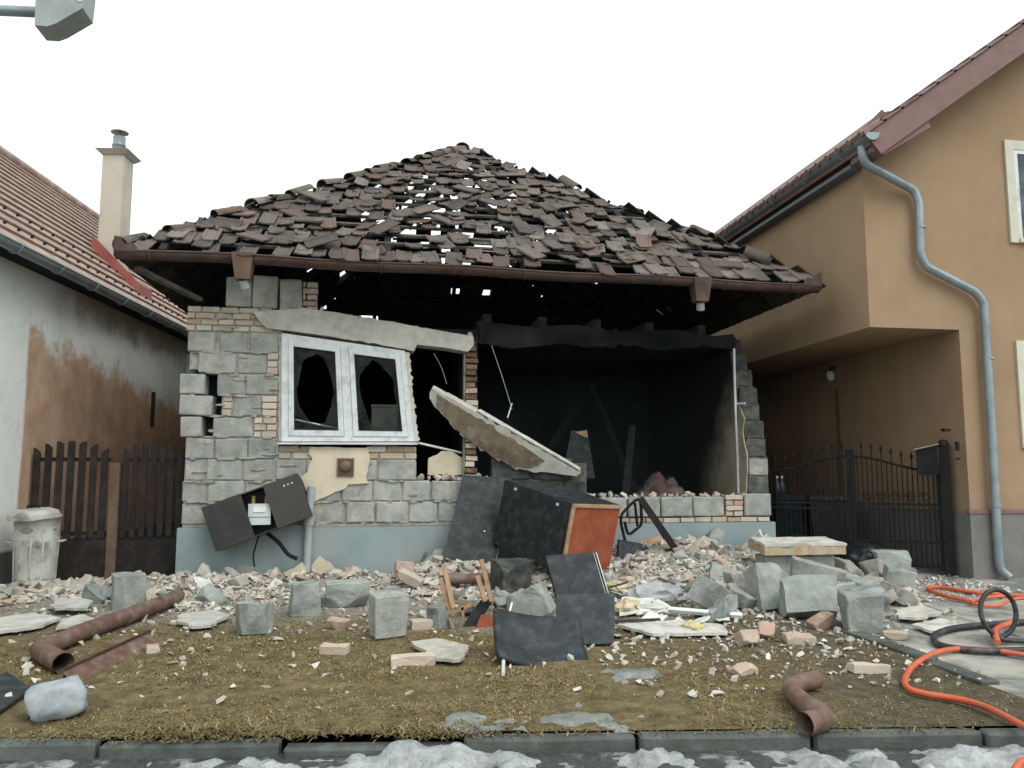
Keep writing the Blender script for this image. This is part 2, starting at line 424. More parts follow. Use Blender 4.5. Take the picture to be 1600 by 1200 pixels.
def link(name, me, parent=None, loc=None, rot=None, scale=None):
    o = bpy.data.objects.new(name, me)
    COL.objects.link(o)
    if parent is not None: o.parent = parent
    if loc is not None: o.location = loc
    if rot is not None: o.rotation_euler = rot
    if scale is not None: o.scale = scale
    return o
def tag(o, label=None, cat=None, group=None, kind=None):
    for k, v in (('label', label), ('category', cat), ('group', group), ('kind', kind)):
        if v: o[k] = v
    return o
def thing(name, label, cat, loc=(0, 0, 0), rz=0, group=None):
    o = link(name, None, None, loc, (0, 0, rz))
    return tag(o, label, cat, group)
def bm_mesh(bm, name, mat, smooth=False):
    me = bpy.data.meshes.new(name)
    bm.to_mesh(me); bm.free()
    if smooth: me.polygons.foreach_set('use_smooth', [True] * len(me.polygons))
    me.materials.append(C[mat])
    return me

def rough_box(name, mat, seed, cuts=0, bev=.05, jit=.02, chip=0.0, dims=(1, 1, 1), knock=0):
    """a bevelled stone or block of the given size, its corners knocked, faces uneven"""
    r = random.Random(seed)
    bm = bmesh.new()
    bmesh.ops.create_cube(bm, size=1)
    for v in bm.verts:
        v.co = Vector(v.co[i] * dims[i] for i in range(3))
        if chip and r.random() < .45: v.co *= 1 - r.uniform(.3, 1) * chip
    for _ in range(knock):
        dv = Vector((r.choice((-1, 1)) * r.uniform(.3, 1) / dims[0], r.choice((-1, 1)) * r.uniform(.3, 1) / dims[1], r.choice((-.4, 1)) * r.uniform(.3, 1) / dims[2])).normalized()
        ext_ = max(v.co.dot(dv) for v in bm.verts)
        bmesh.ops.bisect_plane(bm, geom=bm.verts[:] + bm.edges[:] + bm.faces[:], plane_co=dv * ext_ * r.uniform(.62, .88), plane_no=dv, clear_outer=True)
        bmesh.ops.holes_fill(bm, edges=[e for e in bm.edges if e.is_boundary])
    bmesh.ops.bevel(bm, geom=bm.edges[:], offset=bev, segments=1, affect='EDGES', clamp_overlap=True)
    if cuts:
        bmesh.ops.triangulate(bm, faces=bm.faces[:])
        bmesh.ops.subdivide_edges(bm, edges=[e for e in bm.edges if e.calc_length() > .07], cuts=cuts, use_grid_fill=True)
        for v in bm.verts:
            q = v.co * 6 + Vector((seed, seed * .7, 0))
            v.co += Vector(mnoise.noise_vector(q)) * jit * 1.3 + Vector(mnoise.noise_vector(q * 3.1)) * jit * .6
    else:
        for v in bm.verts:
            v.co += Vector((r.uniform(-jit, jit), r.uniform(-jit, jit), r.uniform(-jit, jit)))
    return bm_mesh(bm, name, mat)

def hull(name, mat, seed, n=14, flat=1.0, box=.55):
    """a broken lump: the convex hull of scattered points"""
    r = random.Random(seed); bm = bmesh.new()
    for i in range(n):
        d = Vector((r.gauss(0, 1), r.gauss(0, 1), r.gauss(0, 1))).normalized()
        m = max(abs(c) for c in d)
        d = d * (1 - box) + d / m * box
        d *= r.uniform(.34, .5)
        bm.verts.new((d.x, d.y, d.z * flat))
    res = bmesh.ops.convex_hull(bm, input=bm.verts[:])
    bmesh.ops.delete(bm, geom=list({g for g in res['geom_interior'] if isinstance(g, bmesh.types.BMVert)}), context='VERTS')
    return bm_mesh(bm, name, mat)

def smooth_path(pts, sub=8):
    P = [Vector(p) for p in pts]; o = []
    for i in range(len(P) - 1):
        a, b, c, d = P[max(i - 1, 0)], P[i], P[i + 1], P[min(i + 2, len(P) - 1)]
        for k in range(sub):
            t = k / sub
            o.append(.5 * ((2 * b) + (c - a) * t + (2 * a - 5 * b + 4 * c - d) * t * t + (3 * b - a - 3 * c + d) * t ** 3))
    return o + [P[-1]]

def ragged_slab(name, mat, outline, ext, parent=None, seed=1, step=.07, amp=.02):
    """a broken plate: outline (3D points in a plane) subdivided and roughened, then given its thickness"""
    P = [Vector(p) for p in outline]; r = random.Random(seed); o = []
    c = sum(P, Vector()) / len(P)
    for i in range(len(P)):
        a, b = P[i], P[(i + 1) % len(P)]
        n = max(1, int((b - a).length / step))
        for k in range(n):
            q = a.lerp(b, k / n)
            o.append(q + (c - q).normalized() * r.uniform(-amp, amp))
    return MB().prism(o, ext).obj(name, mat, parent)

# ------------------------------------------------------------------ ground levels
def kerb_y(x): return -5.78 - .118 * (x - .445)
HEAPS = [(4.7, -.35, .16, 1.15, .45), (6.5, -.35, .36, 1.1, .55), (5.8, -1.1, .14, 1.3, .5), (1.9, -.55, .07, 1.6, .42), (7.5, -.9, .22, .8, .6), (-.2, -.6, .06, 1.0, .6), (3.35, -.55, .14, .5, .35)]
def gz(x, y):
    z = -.14 * min(1, max(0, -(y + .4) / 5.4))
    for hx, hy, a, sx, sy in HEAPS:
        z += a * math.exp(-((x - hx) / sx) ** 2 - ((y - hy) / sy) ** 2)
    return z + .022 * mnoise.noise((x * 1.7, y * 1.7, 3)) * min(1, (y - kerb_y(x)) / .4 + .1)
def on_ground(px, py):
    """where the sight line through a picture point meets the lawn"""
    z = 0
    for _ in range(8):
        p = at_z(px, py, z); z = gz(p.x, p.y)
    return Vector((p.x, p.y, z))

def grid(name, mat, x0, x1, y0f, y1f, nx, ny, zf):
    V, Fc = [], []
    for j in range(ny + 1):
        for i in range(nx + 1):
            x = x0 + (x1 - x0) * i / nx
            y = y0f(x) + (y1f(x) - y0f(x)) * j / ny
            V.append((x, y, zf(x, y)))
    for j in range(ny):
        for i in range(nx):
            a = j * (nx + 1) + i
            Fc.append((a, a + 1, a + nx + 2, a + nx + 1))
    m = MB(); m.add(V, Fc, True)
    return tag(m.obj(name, mat), kind='structure')

DRIVE_X = lambda y: 6.78 + .02 * (y + 5)
tag(MB().add([(-300, -300, -.42), (300, -300, -.42), (300, 300, -.42), (-300, 300, -.42)], [(0, 1, 2, 3)]).obj('ground', 'earth'), kind='structure')
tag(MB().add([(-30, .02, -.02), (40, .02, -.02), (40, 60, -.02), (-30, 60, -.02)], [(0, 1, 2, 3)]).obj('yard', 'earth'), kind='structure')
grid('road', 'road', -30, 40, lambda x: -30, lambda x: kerb_y(x) + .02, 60, 60, lambda x, y: -.228 + .006 * mnoise.noise((x, y, 0)))
grid('lawn', 'lawn', -9, 6.74, lambda x: kerb_y(x) + .07, lambda x: .02, 200, 90, gz)
def drive_z(x, y):
    t = min(1, max(0, (x - 6.74) / .5))
    z = -.16 * min(1, max(0, -(y + .4) / 5.4))
    return z * t + gz(x, y) * (1 - t) + t * .75 * sum(a * math.exp(-((x - hx) / sx) ** 2 - ((y - hy) / sy) ** 2) for hx, hy, a, sx, sy in HEAPS) - .012 * t
grid('driveway', 'drive', 6.74, 20, lambda x: kerb_y(x) + .07, lambda x: 0.02 if x < 8.2 else 14, 120, 110, drive_z)
def dz(x, y): return gz(x, y) if x < 6.74 else drive_z(x, y)

# kerb stones, one by one, some sunken
kr = thing('kerb', 'weathered grey concrete kerb between the lawn and the road', 'kerb', (0, 0, 0))
kr['kind'] = 'structure'
kmesh = [rough_box('kerb_stone', 'kerb', 40 + i, 1, .016, .009, 0, (1.0, .105, .30)) for i in range(3)]
kx = -5.0; i = 0
ka = math.atan(-.118)
while kx < 13:
    sink = .0 + R_.uniform(-.012, .012) - (.03 if 1.3 < kx < 2.4 else 0)
    link('kerb_stone', kmesh[i % 3], kr, (kx + .5, kerb_y(kx + .5) + .02, -.298 + sink), (R_.uniform(-.03, .03), R_.uniform(-.008, .008), ka + R_.uniform(-.008, .008)), (.985, 1, 1))
    kx += 1.0; i += 1
# narrow edging between lawn and driveway
ed = thing('path_edging', 'sunken concrete edging strip along the lawn side of the driveway', 'edging')
ed['kind'] = 'structure'
for k in range(4):
    y0 = -5.6 + k * .62
    em = rough_box('edging_stone', 'kerb', 60 + k, 0, .01, .004, 0, (.16, .60, .2))
    link('edging_stone', em, ed, (6.76, y0 + .31, dz(6.76, y0 + .31) - .075), (0.004, R_.uniform(-.04, .04), R_.uniform(-.02, .02)))

# dirty snow along the gutter of the road
def snow_patch(name, mat, x0, x1, y0f, y1f, step, hf, zf, thr=0.0):
    nx = int((x1 - x0) / step); idx = {}; V = []; Fc = []
    ny = int(max(y1f(x) - y0f(x) for x in np.linspace(x0, x1, 20)) / step)
    def vid(i, j):
        if (i, j) not in idx:
            x = x0 + i * step; y = y0f(x) + j * step
            h = hf(x, y); V.append((x, y, zf(x, y) + min(h, .02 + h * .8) if h > 0 else zf(x, y) - .02)); idx[(i, j)] = (len(V) - 1, h)
        return idx[(i, j)]
    for i in range(nx):
        for j in range(ny):
            q = [vid(i, j), vid(i + 1, j), vid(i + 1, j + 1), vid(i, j + 1)]
            if max(h for _, h in q) > thr: Fc.append(tuple(a for a, _ in q))
    m = MB(); m.add(V, Fc, True)
    return m.obj(name, mat)
def fbm(x, y, s, o=4):
    v, a = 0, 1
    for k in range(o): v += a * mnoise.noise((x * s, y * s, k * 7.3)); a *= .55; s *= 2.1
    return v
def snow_h(x, y):
    d = kerb_y(x) - y                      # metres out from the kerb
    band = .04 * math.exp(-((d - .4) / .5) ** 2)
    if 5.2 < x: band += .07 * math.exp(-((x - 6.3) / .8) ** 2 - ((d - .40) / .33) ** 2)
    band += .10 * math.exp(-((x - 2.75) / .35) ** 2 - ((d - .12) / .16) ** 2)
    return band + .075 * fbm(x, y, 4.2, 5) - .038 - (.03 if d < .07 else 0)
tag(snow_patch('snow', 'snow', -3, 10, lambda x: kerb_y(x) - 2.2, lambda x: kerb_y(x) - .015, .035, snow_h, lambda x, y: -.228), 'dirty half-melted snow heaped along the road beside the kerb', 'snow', kind='stuff')
def ice_h(x, y):
    v = -1.6
    for cx, cy, r in ((4.35, -5.0, .20), (3.75, -5.85, .22), (3.1, -5.9, .2)):
        v = max(v, 1 - math.hypot((x - cx) / 1.4, y - cy) / r)
    return (max(v, -1.6) + .9 * fbm(x, y, 5.5, 5)) * .010 - .003
tag(snow_patch('ice', 'ice', -2, 6.6, lambda x: kerb_y(x) + .05, lambda x: kerb_y(x) + 5.0, .04, ice_h, lambda x, y: gz(x, y) + .012), 'thin grey patches of melting ice on the brown lawn', 'ice', kind='stuff')

# matted dead grass
def grass():
    r = np.random.default_rng(3); n = 220000
    x = r.uniform(-3.2, 6.7, n); y = -5.78 - .118 * (x - .445) + .06 + r.random(n) * 4.6
    thin = np.clip((-(y + .1 * x) - 1.5) / 1.3, 0.02, 1) * np.where(x > 4.4, np.clip(1 - (x - 4.4) * .42, .16, 1), 1)
    nz = np.array([mnoise.noise((a * 1.3, b * 1.3, 9)) for a, b in zip(x, y)])
    keep = (r.random(n) < thin * np.clip(.62 + nz * 1.6, .05, 1))
    x, y = x[keep], y[keep]; n = len(x)
    z = np.array([gz(a, b) for a, b in zip(x, y)])
    a = r.uniform(0, 2 * np.pi, n); L = r.uniform(.015, .045, n); lean = r.uniform(.75, 1.5, n)
    edge = (y - (-5.78 - .118 * (x - .445))) < .22
    L = np.where(edge, L * np.where((x > 1.2) & (x < 3.1), 3.0, 1.5), L)
    y = np.where(edge & (r.random(n) < .5), y - .07, y)
    a = np.where(edge & (r.random(n) < .6), -np.pi / 2 + r.uniform(-.7, .7, n), a)
    w = r.uniform(.0025, .005, n)
    dx, dy = np.cos(a) * np.sin(lean), np.sin(a) * np.sin(lean); dz_ = np.cos(lean)
    b = np.stack([x, y, z - .004], 1); s = np.stack([-np.sin(a) * w, np.cos(a) * w, 0 * w], 1)
    m = b + np.stack([dx, dy, dz_], 1) * (L * .55)[:, None]; t = b + np.stack([dx * 1.25, dy * 1.25, dz_ * .55], 1) * L[:, None]
    V = np.stack([b - s, b + s, m + s * .8, m - s * .8, t], 1).reshape(-1, 3)
    o = np.arange(n)[:, None] * 5
    me = bpy.data.meshes.new('grass')
    me.vertices.add(len(V)); me.vertices.foreach_set('co', V.ravel())
    quads = (o + np.array([0, 1, 2, 3])); tris = (o + np.array([3, 2, 4]))
    loops = np.concatenate([quads.ravel(), tris.ravel()])
    me.loops.add(len(loops)); me.loops.foreach_set('vertex_index', loops.astype(np.int32))
    me.polygons.add(2 * n)
    me.polygons.foreach_set('loop_start', np.concatenate([np.arange(n) * 4, 4 * n + np.arange(n) * 3]).astype(np.int32))
    me.update(calc_edges=True)
    me.materials.append(mk('dry_grass_blade', [(.10, .078, .034), (.18, .138, .064), (.28, .215, .115)], 2.5, .9, 0, 10, .35, .1, island=True,
                           huecols=[(.19, .15, .068), (.25, .195, .098), (.15, .128, .058), (.34, .275, .16), (.20, .142, .075)]))
    tag(link('grass', me), 'matted dead brown grass of the front lawn', 'grass', kind='stuff')
grass()

# ================================================================== the burnt house
house = thing('damaged_house', 'burnt-out single-storey block house with its front wall blown open', 'house')
BLK = [rough_box('block', 'block', 100 + i, 1, .014, .005, .02, (.42, .30, .266)) for i in range(7)]
BLKS = [rough_box('block', 'block_soot', 110 + i, 1, .016, .008, .03, (.42, .30, .266)) for i in range(5)]
BRK = [rough_box('brick', 'brick', 120 + i, 1, .008, .005, .04, (.25, .12, .072)) for i in range(6)]
BRKS = [rough_box('brick', 'brick_dark', 130 + i, 0, .008, .005, 0, (.25, .12, .07)) for i in range(4)]

def put(mset, name, parent, x0, x1, z0, z1, y0=0.0, dep=.30, tilt=0.0, r=R_, along='x', base=(.42, .30, .262)):
    me = mset[r.randrange(len(mset))]
    d = (x1 - x0, dep, z1 - z0)
    c = ((x0 + x1) / 2, y0 + dep / 2, (z0 + z1) / 2)
    o = link(name, me, parent, None, (r.uniform(-.012, .012), tilt + r.uniform(-.012, .012), r.uniform(-.02, .02) + (math.pi if r.random() < .5 else 0)), tuple(d[i] / base[i] for i in range(3)))
    o.location = c
    return o
BB = (.25, .12, .07)
def course(parent, x0, x1, z0, z1, mset=BLK, w=(.38, .46), name='block', off=0.0, y0=0.0, r=R_, gap=.016, dep=.30):
    x = x0; first = True
    while x < x1 - .06:
        ww = r.uniform(*w) * ((.45 + off) if first and off else 1)
        first = False
        e = x + ww
        if x1 - e < .13: e = x1
        zt = z1 - gap * r.uniform(.6, 1.4)
        put(mset, name, parent, x, e - gap * r.uniform(.6, 1.6), z0, zt, y0 + r.uniform(-.010, .010), dep, 0, r, base=(.42, .30, .262) if name == 'block' else BB)
        x = e
def bricks(parent, x0, x1, z0, z1, mset=BRK, y0=0.0, r=R_, h=.082, w=(.2, .27)):
    n = max(1, round((z1 - z0) / h)); hh = (z1 - z0) / n
    for k in range(n):
        course(parent, x0, x1, z0 + k * hh, z0 + (k + 1) * hh, mset, w, 'brick', .3 * (k % 2) + .01, y0, r, .013, .13)

# ---- front wall, left of the breach
CH_ = .277; Z0 = .68
core = MB()
core.bb(.44, 1.17, .026, .30, .64, 3.48)
core.bb(.30, .44, .026, .30, .64, 1.79)
core.bb(.30, .44, .026, .30, 2.62, 3.48)
core.bb(0.02, .30, .026, .30, .64, 1.79)
core.bb(0.02, .30, .026, .30, 2.66, 3.48)
core.bb(1.17, 2.95, .027, .30, .64, 1.66)
core.bb(2.95, 3.98, .028, .30, .64, 1.20)
wall = core.obj('wall', 'mortar', house)
MB().bb(.02, .44, .25, .295, 1.80, 2.65).obj('gap_shade', 'soot', wall)  # near-black sheet that paints the shade inside the corner gaps
r5 = random.Random(5)
course(wall, 0, 3.98, Z0, Z0 + CH_, off=.0, r=r5)
course(wall, .0, 3.98, Z0 + CH_, Z0 + 2 * CH_, off=.3, r=r5)
course(wall, .03, 2.98, Z0 + 2 * CH_, Z0 + 3 * CH_, off=.12, r=r5)
course(wall, .02, 1.16, Z0 + 3 * CH_, Z0 + 4 * CH_, off=.4, r=r5)
bricks(wall, 1.18, 1.66, Z0 + 3 * CH_, 1.69, r=r5, h=.088, w=(.3, .4))
bricks(wall, 2.30, 2.98, Z0 + 3 * CH_, 1.69, r=r5, h=.088, w=(.3, .42))
# the cracked corner: blocks pushed outwards, gaps closed by the dark sheet behind
def zc(k): return Z0 + k * CH_
put(BLK, 'block', wall, -.05, .21, zc(4), zc(5) - .02, -.02, .3, .03); put(BLK, 'block', wall, .34, .84, zc(4), zc(5) - .018, .0); bricks(wall, .86, 1.15, zc(4), zc(5) - .01, r=r5)
put(BLK, 'block', wall, -.07, .33, zc(5), zc(6) - .02, -.03, .3, -.02); bricks(wall, .46, .58, zc(5), zc(6), r=r5, w=(.1, .14)); put(BLK, 'block', wall, .59, .94, zc(5), zc(6) - .02, .0); bricks(wall, .95, 1.15, zc(5), zc(6), r=r5)
put(BLK, 'block', wall, -.08, .23, zc(6), zc(7) - .02, -.035, .3, .01); put(BLK, 'block', wall, .38, .72, zc(6), zc(7) - .015, .0); put(BLK, 'block', wall, .735, 1.15, zc(6), zc(7) - .02, .005)
put(BLK, 'block', wall, .13, .60, zc(7), zc(8) - .02, -.01); put(BLK, 'block', wall, .62, .99, zc(7), zc(8) - .02, .004); bricks(wall, 1.0, 1.15, zc(7), zc(8), r=r5, w=(.14, .18)); put(BLKS, 'block', wall, -.03, .11, zc(7), zc(8) - .03, .05)
put(BLK, 'block', wall, -.01, .33, zc(8), zc(9) - .02, -.008); put(BLK, 'block', wall, .39, .74, zc(8), zc(9) - .025, .0, .3, .02); put(BLK, 'block', wall, .77, 1.14, zc(8), zc(9) - .02, .008)
bricks(wall, -.03, 1.06, zc(9), 3.50, r=r5)
# two blocks and a bit of brickwork left standing on top, under the hopper
put(BLK, 'block', wall, .44, .76, 3.51, 3.90, .0, .3, .0); put(BLK, 'block', wall, .78, 1.10, 3.50, 3.93, .0, .3, .02); put(BLK, 'block', wall, 1.125, 1.42, 3.46, 3.90, .01, .3, .015)
bricks(wall, 1.43, 1.63, 3.46, 3.88, r=r5, h=.09, w=(.10, .11))
# loose mortar smears standing proud between the blocks
sm = MB()
for k in range(280):
    x = r5.uniform(.02, 3.9); kk = r5.randrange(10); z = zc(kk) + (r5.gauss(-.006, .010) if r5.random() < .75 else r5.uniform(0, CH_))
    if kk == 9: z = r5.uniform(3.18, 3.5)
    if x > 1.12 and kk > 2 or x > 2.9 and kk > 1: continue
    a_, b_ = r5.uniform(.03, .13), r5.uniform(.008, .024)
    if x - a_ < 0: continue
    n_ = 7; P = []
    for q in range(n_):
        t_ = 2 * math.pi * q / n_; m_ = r5.uniform(.6, 1.15); P.append((x + a_ * math.cos(t_) * m_, -.010 - r5.uniform(0, .004), z + b_ * math.sin(t_) * m_))
    sm.prism(P, (0, .04, 0))
tag(sm.obj('mortar', 'mortar', wall), kind='stuff')
# broken upper edge of the wall right of the window
for k in range(9):
    s = r5.uniform(.05, .13)
    link('rubble', hull('rubble', 'chunk_mortar' if k % 3 else 'chunk_brick', 300 + k), wall, (3.02 + .11 * k, .12 + r5.uniform(-.06, .08), 1.245 + s * .2), (r5.random(), r5.random(), r5.random() * 6), (s * 1.7, s * 1.4, s))

# ---- plinth
pl = MB()
pl.bb(-.03, 8.03, -.03, .30, -.25, .635)
plinth = pl.obj('plinth', 'plinth', house)
MB().bb(.25, 5.4, -.035, .2, .636, .662).obj('ledge', 'mortar', plinth)
for k in range(12):     # broken grey render at the foot
    px = .15 + k * .17 + r5.uniform(-.05, .05)
    s = r5.uniform(.10, .2)
    ragged_slab('render_patch', 'mortar', [(px - s, -.031, -.1), (px + s, -.031, -.1), (px + s * .7, -.031, r5.uniform(.03, .16)), (px - s * .5, -.031, r5.uniform(.03, .16))], (0, -.004 - .0007 * k, 0), plinth, k, .05, .02)

# ---- low wall under the wide breach, sooted blocks to its left
lw = MB()
lw.bb(3.99, 5.3, .036, .30, .64, 1.46)
lw.bb(5.3, 7.98, .036, .30, .64, .96)
low = lw.obj('low_wall', 'mortar_dark', house)
r6 = random.Random(16)
course(low, 4.0, 5.36, Z0, zc(1), BLKS, r=r6)
course(low, 4.0, 5.30, zc(1), zc(2), BLKS, (.44, .52), r=r6)
course(low, 3.98, 5.12, zc(2), zc(3) + .03, BLKS, (.5, .56), r=r6)
bricks(low, 5.36, 7.98, .64, .715, BRK[:3] + BRKS[:2], r=r6)
BMIX = BLK[:2] + BLKS[:1]
course(low, 5.38, 7.30, .72, 1.0, BMIX, (.4, .5), r=r6)
bricks(low, 7.31, 7.58, .72, 1.02, BRK, r=r6)
put(BLK, 'block', low, 7.59, 7.99, .72, 1.03, 0)
for k in range(34):     # crumbled bed of mortar along the broken top
    s = r6.uniform(.03, .085); x = 5.3 + k * .078
    link('rubble', hull('rubble', 'chunk_mortar', 330 + k % 8) if k < 8 else bpy.data.objects['rubble'].data, low, (x, r6.uniform(.02, .24), 1.0 + s * .15), (r6.random() * 3, r6.random(), r6.random() * 6), (s * 2, s * 1.6, s))

# ---- right side wall, its broken end stepping back course by course
ends = [0, .0, .04, .10, .20, .32, .42, .55, .75, .95]
sw = MB()
for k in range(9):
    z0 = 1.03 + k * .262
    sw.bb(7.70, 7.985, ends[k] + .06, 10, z0, z0 + .262)
side = sw.obj('side_wall', 'mortar_dark', house)
for k in range(9):
    z0 = 1.03 + k * .262
    for j in range(3):
        o = put((BLK[:1] + BLKS) if k < 2 else BLKS, 'block', side, 7.66 + R_.uniform(-.015, .05), 8.0 + R_.uniform(-.05, .012), z0, z0 + .262 - R_.uniform(.018, .04), ends[k] + j * .43 + R_.uniform(-.02, .05), .41)
MB().bb(.0, .30, .32, 10, -.2, 3.5).obj('side_wall', 'plaster_cream', house)
MB().bb(.0, 8.0, 10, 10.3, -.2, 3.5).obj('rear_wall', 'soot', house)
MB().bb(7.70, 8.0, .33, 10, -.2, 1.03).obj('side_wall', 'block_soot', house)
# plaster inside, broken edge towards the street
pp = [(7.64, 9.9, .66), (7.64, .10, .66), (7.64, .08, 1.0), (7.64, .02, 1.25), (7.64, -.02, 1.55), (7.64, .12, 1.9), (7.64, .05, 2.1), (7.64, .28, 2.4), (7.64, .34, 2.7), (7.64, .5, 3.2), (7.64, 9.9, 3.2)]
ragged_slab('plaster', 'inner', pp, (.02, 0, 0), house, 4, .09, .012)

# ---- rooms
MB().bb(.3, 7.68, .3, 10, .40, .62).obj('floor', 'soot', house)
MB().bb(.3, 7.64, 4.3, 4.5, .62, 3.2).obj('inner_wall', 'soot', house)
MB().bb(.305, .33, .31, 4.3, .62, 3.2).obj('inner_wall', 'soot', house)
MB().bb(.3, 7.69, .34, 9.95, 3.20, 3.34).obj('ceiling', 'soot', house)
C['beam_burnt'] = mk('scorched_beam', [(.006, .008, .009), (.013, .015, .015), (.032, .032, .028)], 1.6, .95, .8, 30, 0, .15, bdist=.02)
ragged_slab('wall_plate', 'beam_burnt', [(3.8, .31, 3.46), (4.6, .31, 3.40), (5.2, .31, 3.45), (5.9, .31, 3.38), (6.7, .31, 3.42), (7.3, .31, 3.34), (7.66, .31, 3.38), (7.66, .31, 3.14), (7.2, .31, 3.19), (6.5, .31, 3.10), (6.1, .31, 3.17), (5.4, .31, 3.12), (5.0, .31, 3.17), (4.3, .31, 3.08), (3.8, .31, 3.15)], (0, .14, 0), house, 41, .07, .05)
# joists ends over the wall plate
for k in range(5):
    MB().bar((3.95 + k * .8, .32, 3.50 - .017 * k), (3.95 + k * .8, 4, 3.52 - .017 * k), .12, .14, (1, 0, 0)).obj('joist', 'char', house)
# cross wall between the rooms: its sawn-off brick end
cw = MB().bb(3.615, 3.785, .1, 4.3, .62, 3.2)
cross = cw.obj('cross_wall', 'soot', house)
MB().bb(3.588, 3.612, .02, .16, .63, 3.2).obj('plaster', mk('greenish_plaster', [(.16, .17, .125), (.23, .24, .18)], 4, .9, .3, 50, 0), cross); MB().bb(3.59, 3.611, .161, 4.3, .63, 3.2).obj('plaster', 'soot', cross)
z = .66
while z < 3.12:
    sooty = z > 2.55
    w0 = R_.uniform(-.03, .03)
    put(BRKS if sooty or R_.random() < .45 else BRK, 'brick', cross, 3.615, 3.775 + R_.uniform(-.03, .02), z, z + .07, .0 + w0, .25, R_.uniform(-.03, .03), base=BB)
    z += .083

# ---- concrete lintel cracked off and tilted down to the right
lint = [(.80, 0, 3.43), (1.08, 0, 3.46), (1.45, 0, 3.50), (2.0, 0, 3.44), (2.6, 0, 3.35), (3.1, 0, 3.27), (3.72, 0, 3.18), (3.70, 0, 3.05), (3.63, 0, 2.97), (3.3, 0, 3.02), (2.95, 0, 3.05), (2.9, 0, 2.96), (2.78, 0, 2.985), (2.3, 0, 3.06), (1.7, 0, 3.145), (1.2, 0, 3.20), (.98, 0, 3.22), (.9, 0, 3.30)]
lo = ragged_slab('lintel', 'beam', [(x, -.045, z) for x, y, z in lint], (0, .30, 0), house, 9, .06, .011)
lc = [hull('rubble', 'chunk_mortar', 350 + i) for i in range(5)]
for k in range(30):
    t = R_.random(); s = R_.uniform(.035, .09)
    link('rubble', lc[k % 5], lo, (1.3 + t * 2.4, R_.uniform(-.04, .2), 3.515 - t * .335 + s * .05), (R_.random() * 3, R_.random() * 3, R_.random() * 6), (s * 1.8, s, s * .7))

# ---- racked plastic window
WQ = [Vector((1.211, 0, 1.735)), Vector((2.935, 0, 1.745)), Vector((2.785, 0, 2.965)), Vector((1.172, 0, 3.165))]
def wp(u, v, y): return (WQ[0].lerp(WQ[1], u)).lerp(WQ[3].lerp(WQ[2], u), v) + Vector((0, y, 0))
def wbar(m, u0, u1, v0, v1, y0, y1):
    m.hexa([wp(u0, v0, y0), wp(u1, v0, y0), wp(u1, v0, y1), wp(u0, v0, y1), wp(u0, v1, y0), wp(u1, v1, y0), wp(u1, v1, y1), wp(u0, v1, y1)])
win = link('window', None, house)
fr = MB()
wbar(fr, 0, .052, 0, 1, -.02, .06); wbar(fr, .955, 1, 0, 1, -.02, .06); wbar(fr, .052, .955, .945, 1, -.019, .06); wbar(fr, .052, .955, 0, .05, -.019, .06); wbar(fr, .468, .535, .05, .945, -.018, .06)
fr.obj('frame', 'pvc', win)
for (a, b) in ((.054, .466), (.537, .953)):
    s = MB()
    w = .040
    wbar(s, a, a + w, .052, .943, -.034, .04); wbar(s, b - w, b, .052, .943, -.034, .04); wbar(s, a + w, b - w, .943 - .055, .943, -.033, .04); wbar(s, a + w, b - w, .052, .052 + .055, -.033, .04)
    s.obj('sash', 'pvc', win)
    ia, ib, ja, jb = a + w, b - w, .107, .888
    g = MB(); wbar(g, ia, ia + .006, ja, jb, -.036, .03); wbar(g, ib - .006, ib, ja, jb, -.036, .03); wbar(g, ia, ib, jb - .008, jb, -.0365, .03); wbar(g, ia, ib, ja, ja + .008, -.0365, .03)
    g.obj('gasket', 'gasket', win)
    # jagged remains of the pane round a hole
    rr = random.Random(int(a * 100)); n = 40; cu, cv = (ia + ib) / 2, (ja + jb) / 2
    V, Fc = [], []
    for yy in (-.006, -.002):
        for k in range(n):
            t = 2 * math.pi * k / n; c_, s_ = math.cos(t), math.sin(t); m_ = max(abs(c_), abs(s_))
            V.append(wp(cu + c_ / m_ * (ib - ia) / 2, cv + s_ / m_ * (jb - ja) / 2, yy))
        for k in range(n):
            t = 2 * math.pi * k / n; q = (.80 + .16 * mnoise.noise((math.cos(t) * 1.3 + a * 9, math.sin(t) * 1.3, 1))) + rr.uniform(-.035, .035) + .06
            V.append(wp(cu + math.cos(t) * q * (ib - ia) / 2 * .98, cv + math.sin(t) * q * (jb - ja) / 2, yy))
    for k in range(n):
        k2 = (k + 1) % n
        Fc.append((k, k2, n + k2, n + k)); Fc.append((2 * n + k2, 2 * n + k, 3 * n + k, 3 * n + k2)); Fc.append((n + k, n + k2, 3 * n + k2, 3 * n + k))
    m = MB(); m.add(V, Fc); m.obj('pane', 'glass_soot', win)
MB().hexa([(1.17, -.10, 1.695), (2.97, -.10, 1.70), (2.97, .06, 1.70), (1.17, .06, 1.695), (1.17, -.10, 1.715), (2.97, -.10, 1.72), (2.97, .06, 1.742), (1.17, .06, 1.732)]).obj('sill', 'pvc', win)
# pale foam and mortar left along the jambs
def jamb(u, sgn, mat, name, amp):
    rj = random.Random(int(u * 50) + 3); P = [wp(u, v, -.012) for v in np.linspace(0, .985, 40)]
    Q = [wp(u, v, -.012) + Vector((sgn * (.02 + amp * rj.random() ** 1.5 + amp * .5 * (1 + mnoise.noise((v * 9, u, 0)))), 0, 0)) for v in np.linspace(.985, 0, 40)]
    MB().prism(P + Q if sgn < 0 else P[::1] + Q, (0, .09, 0)).obj(name, mat, win)
jamb(1.001, 1, 'wool', 'foam', .035)
jamb(-.001, -1, 'mortar', 'mortar', .018)
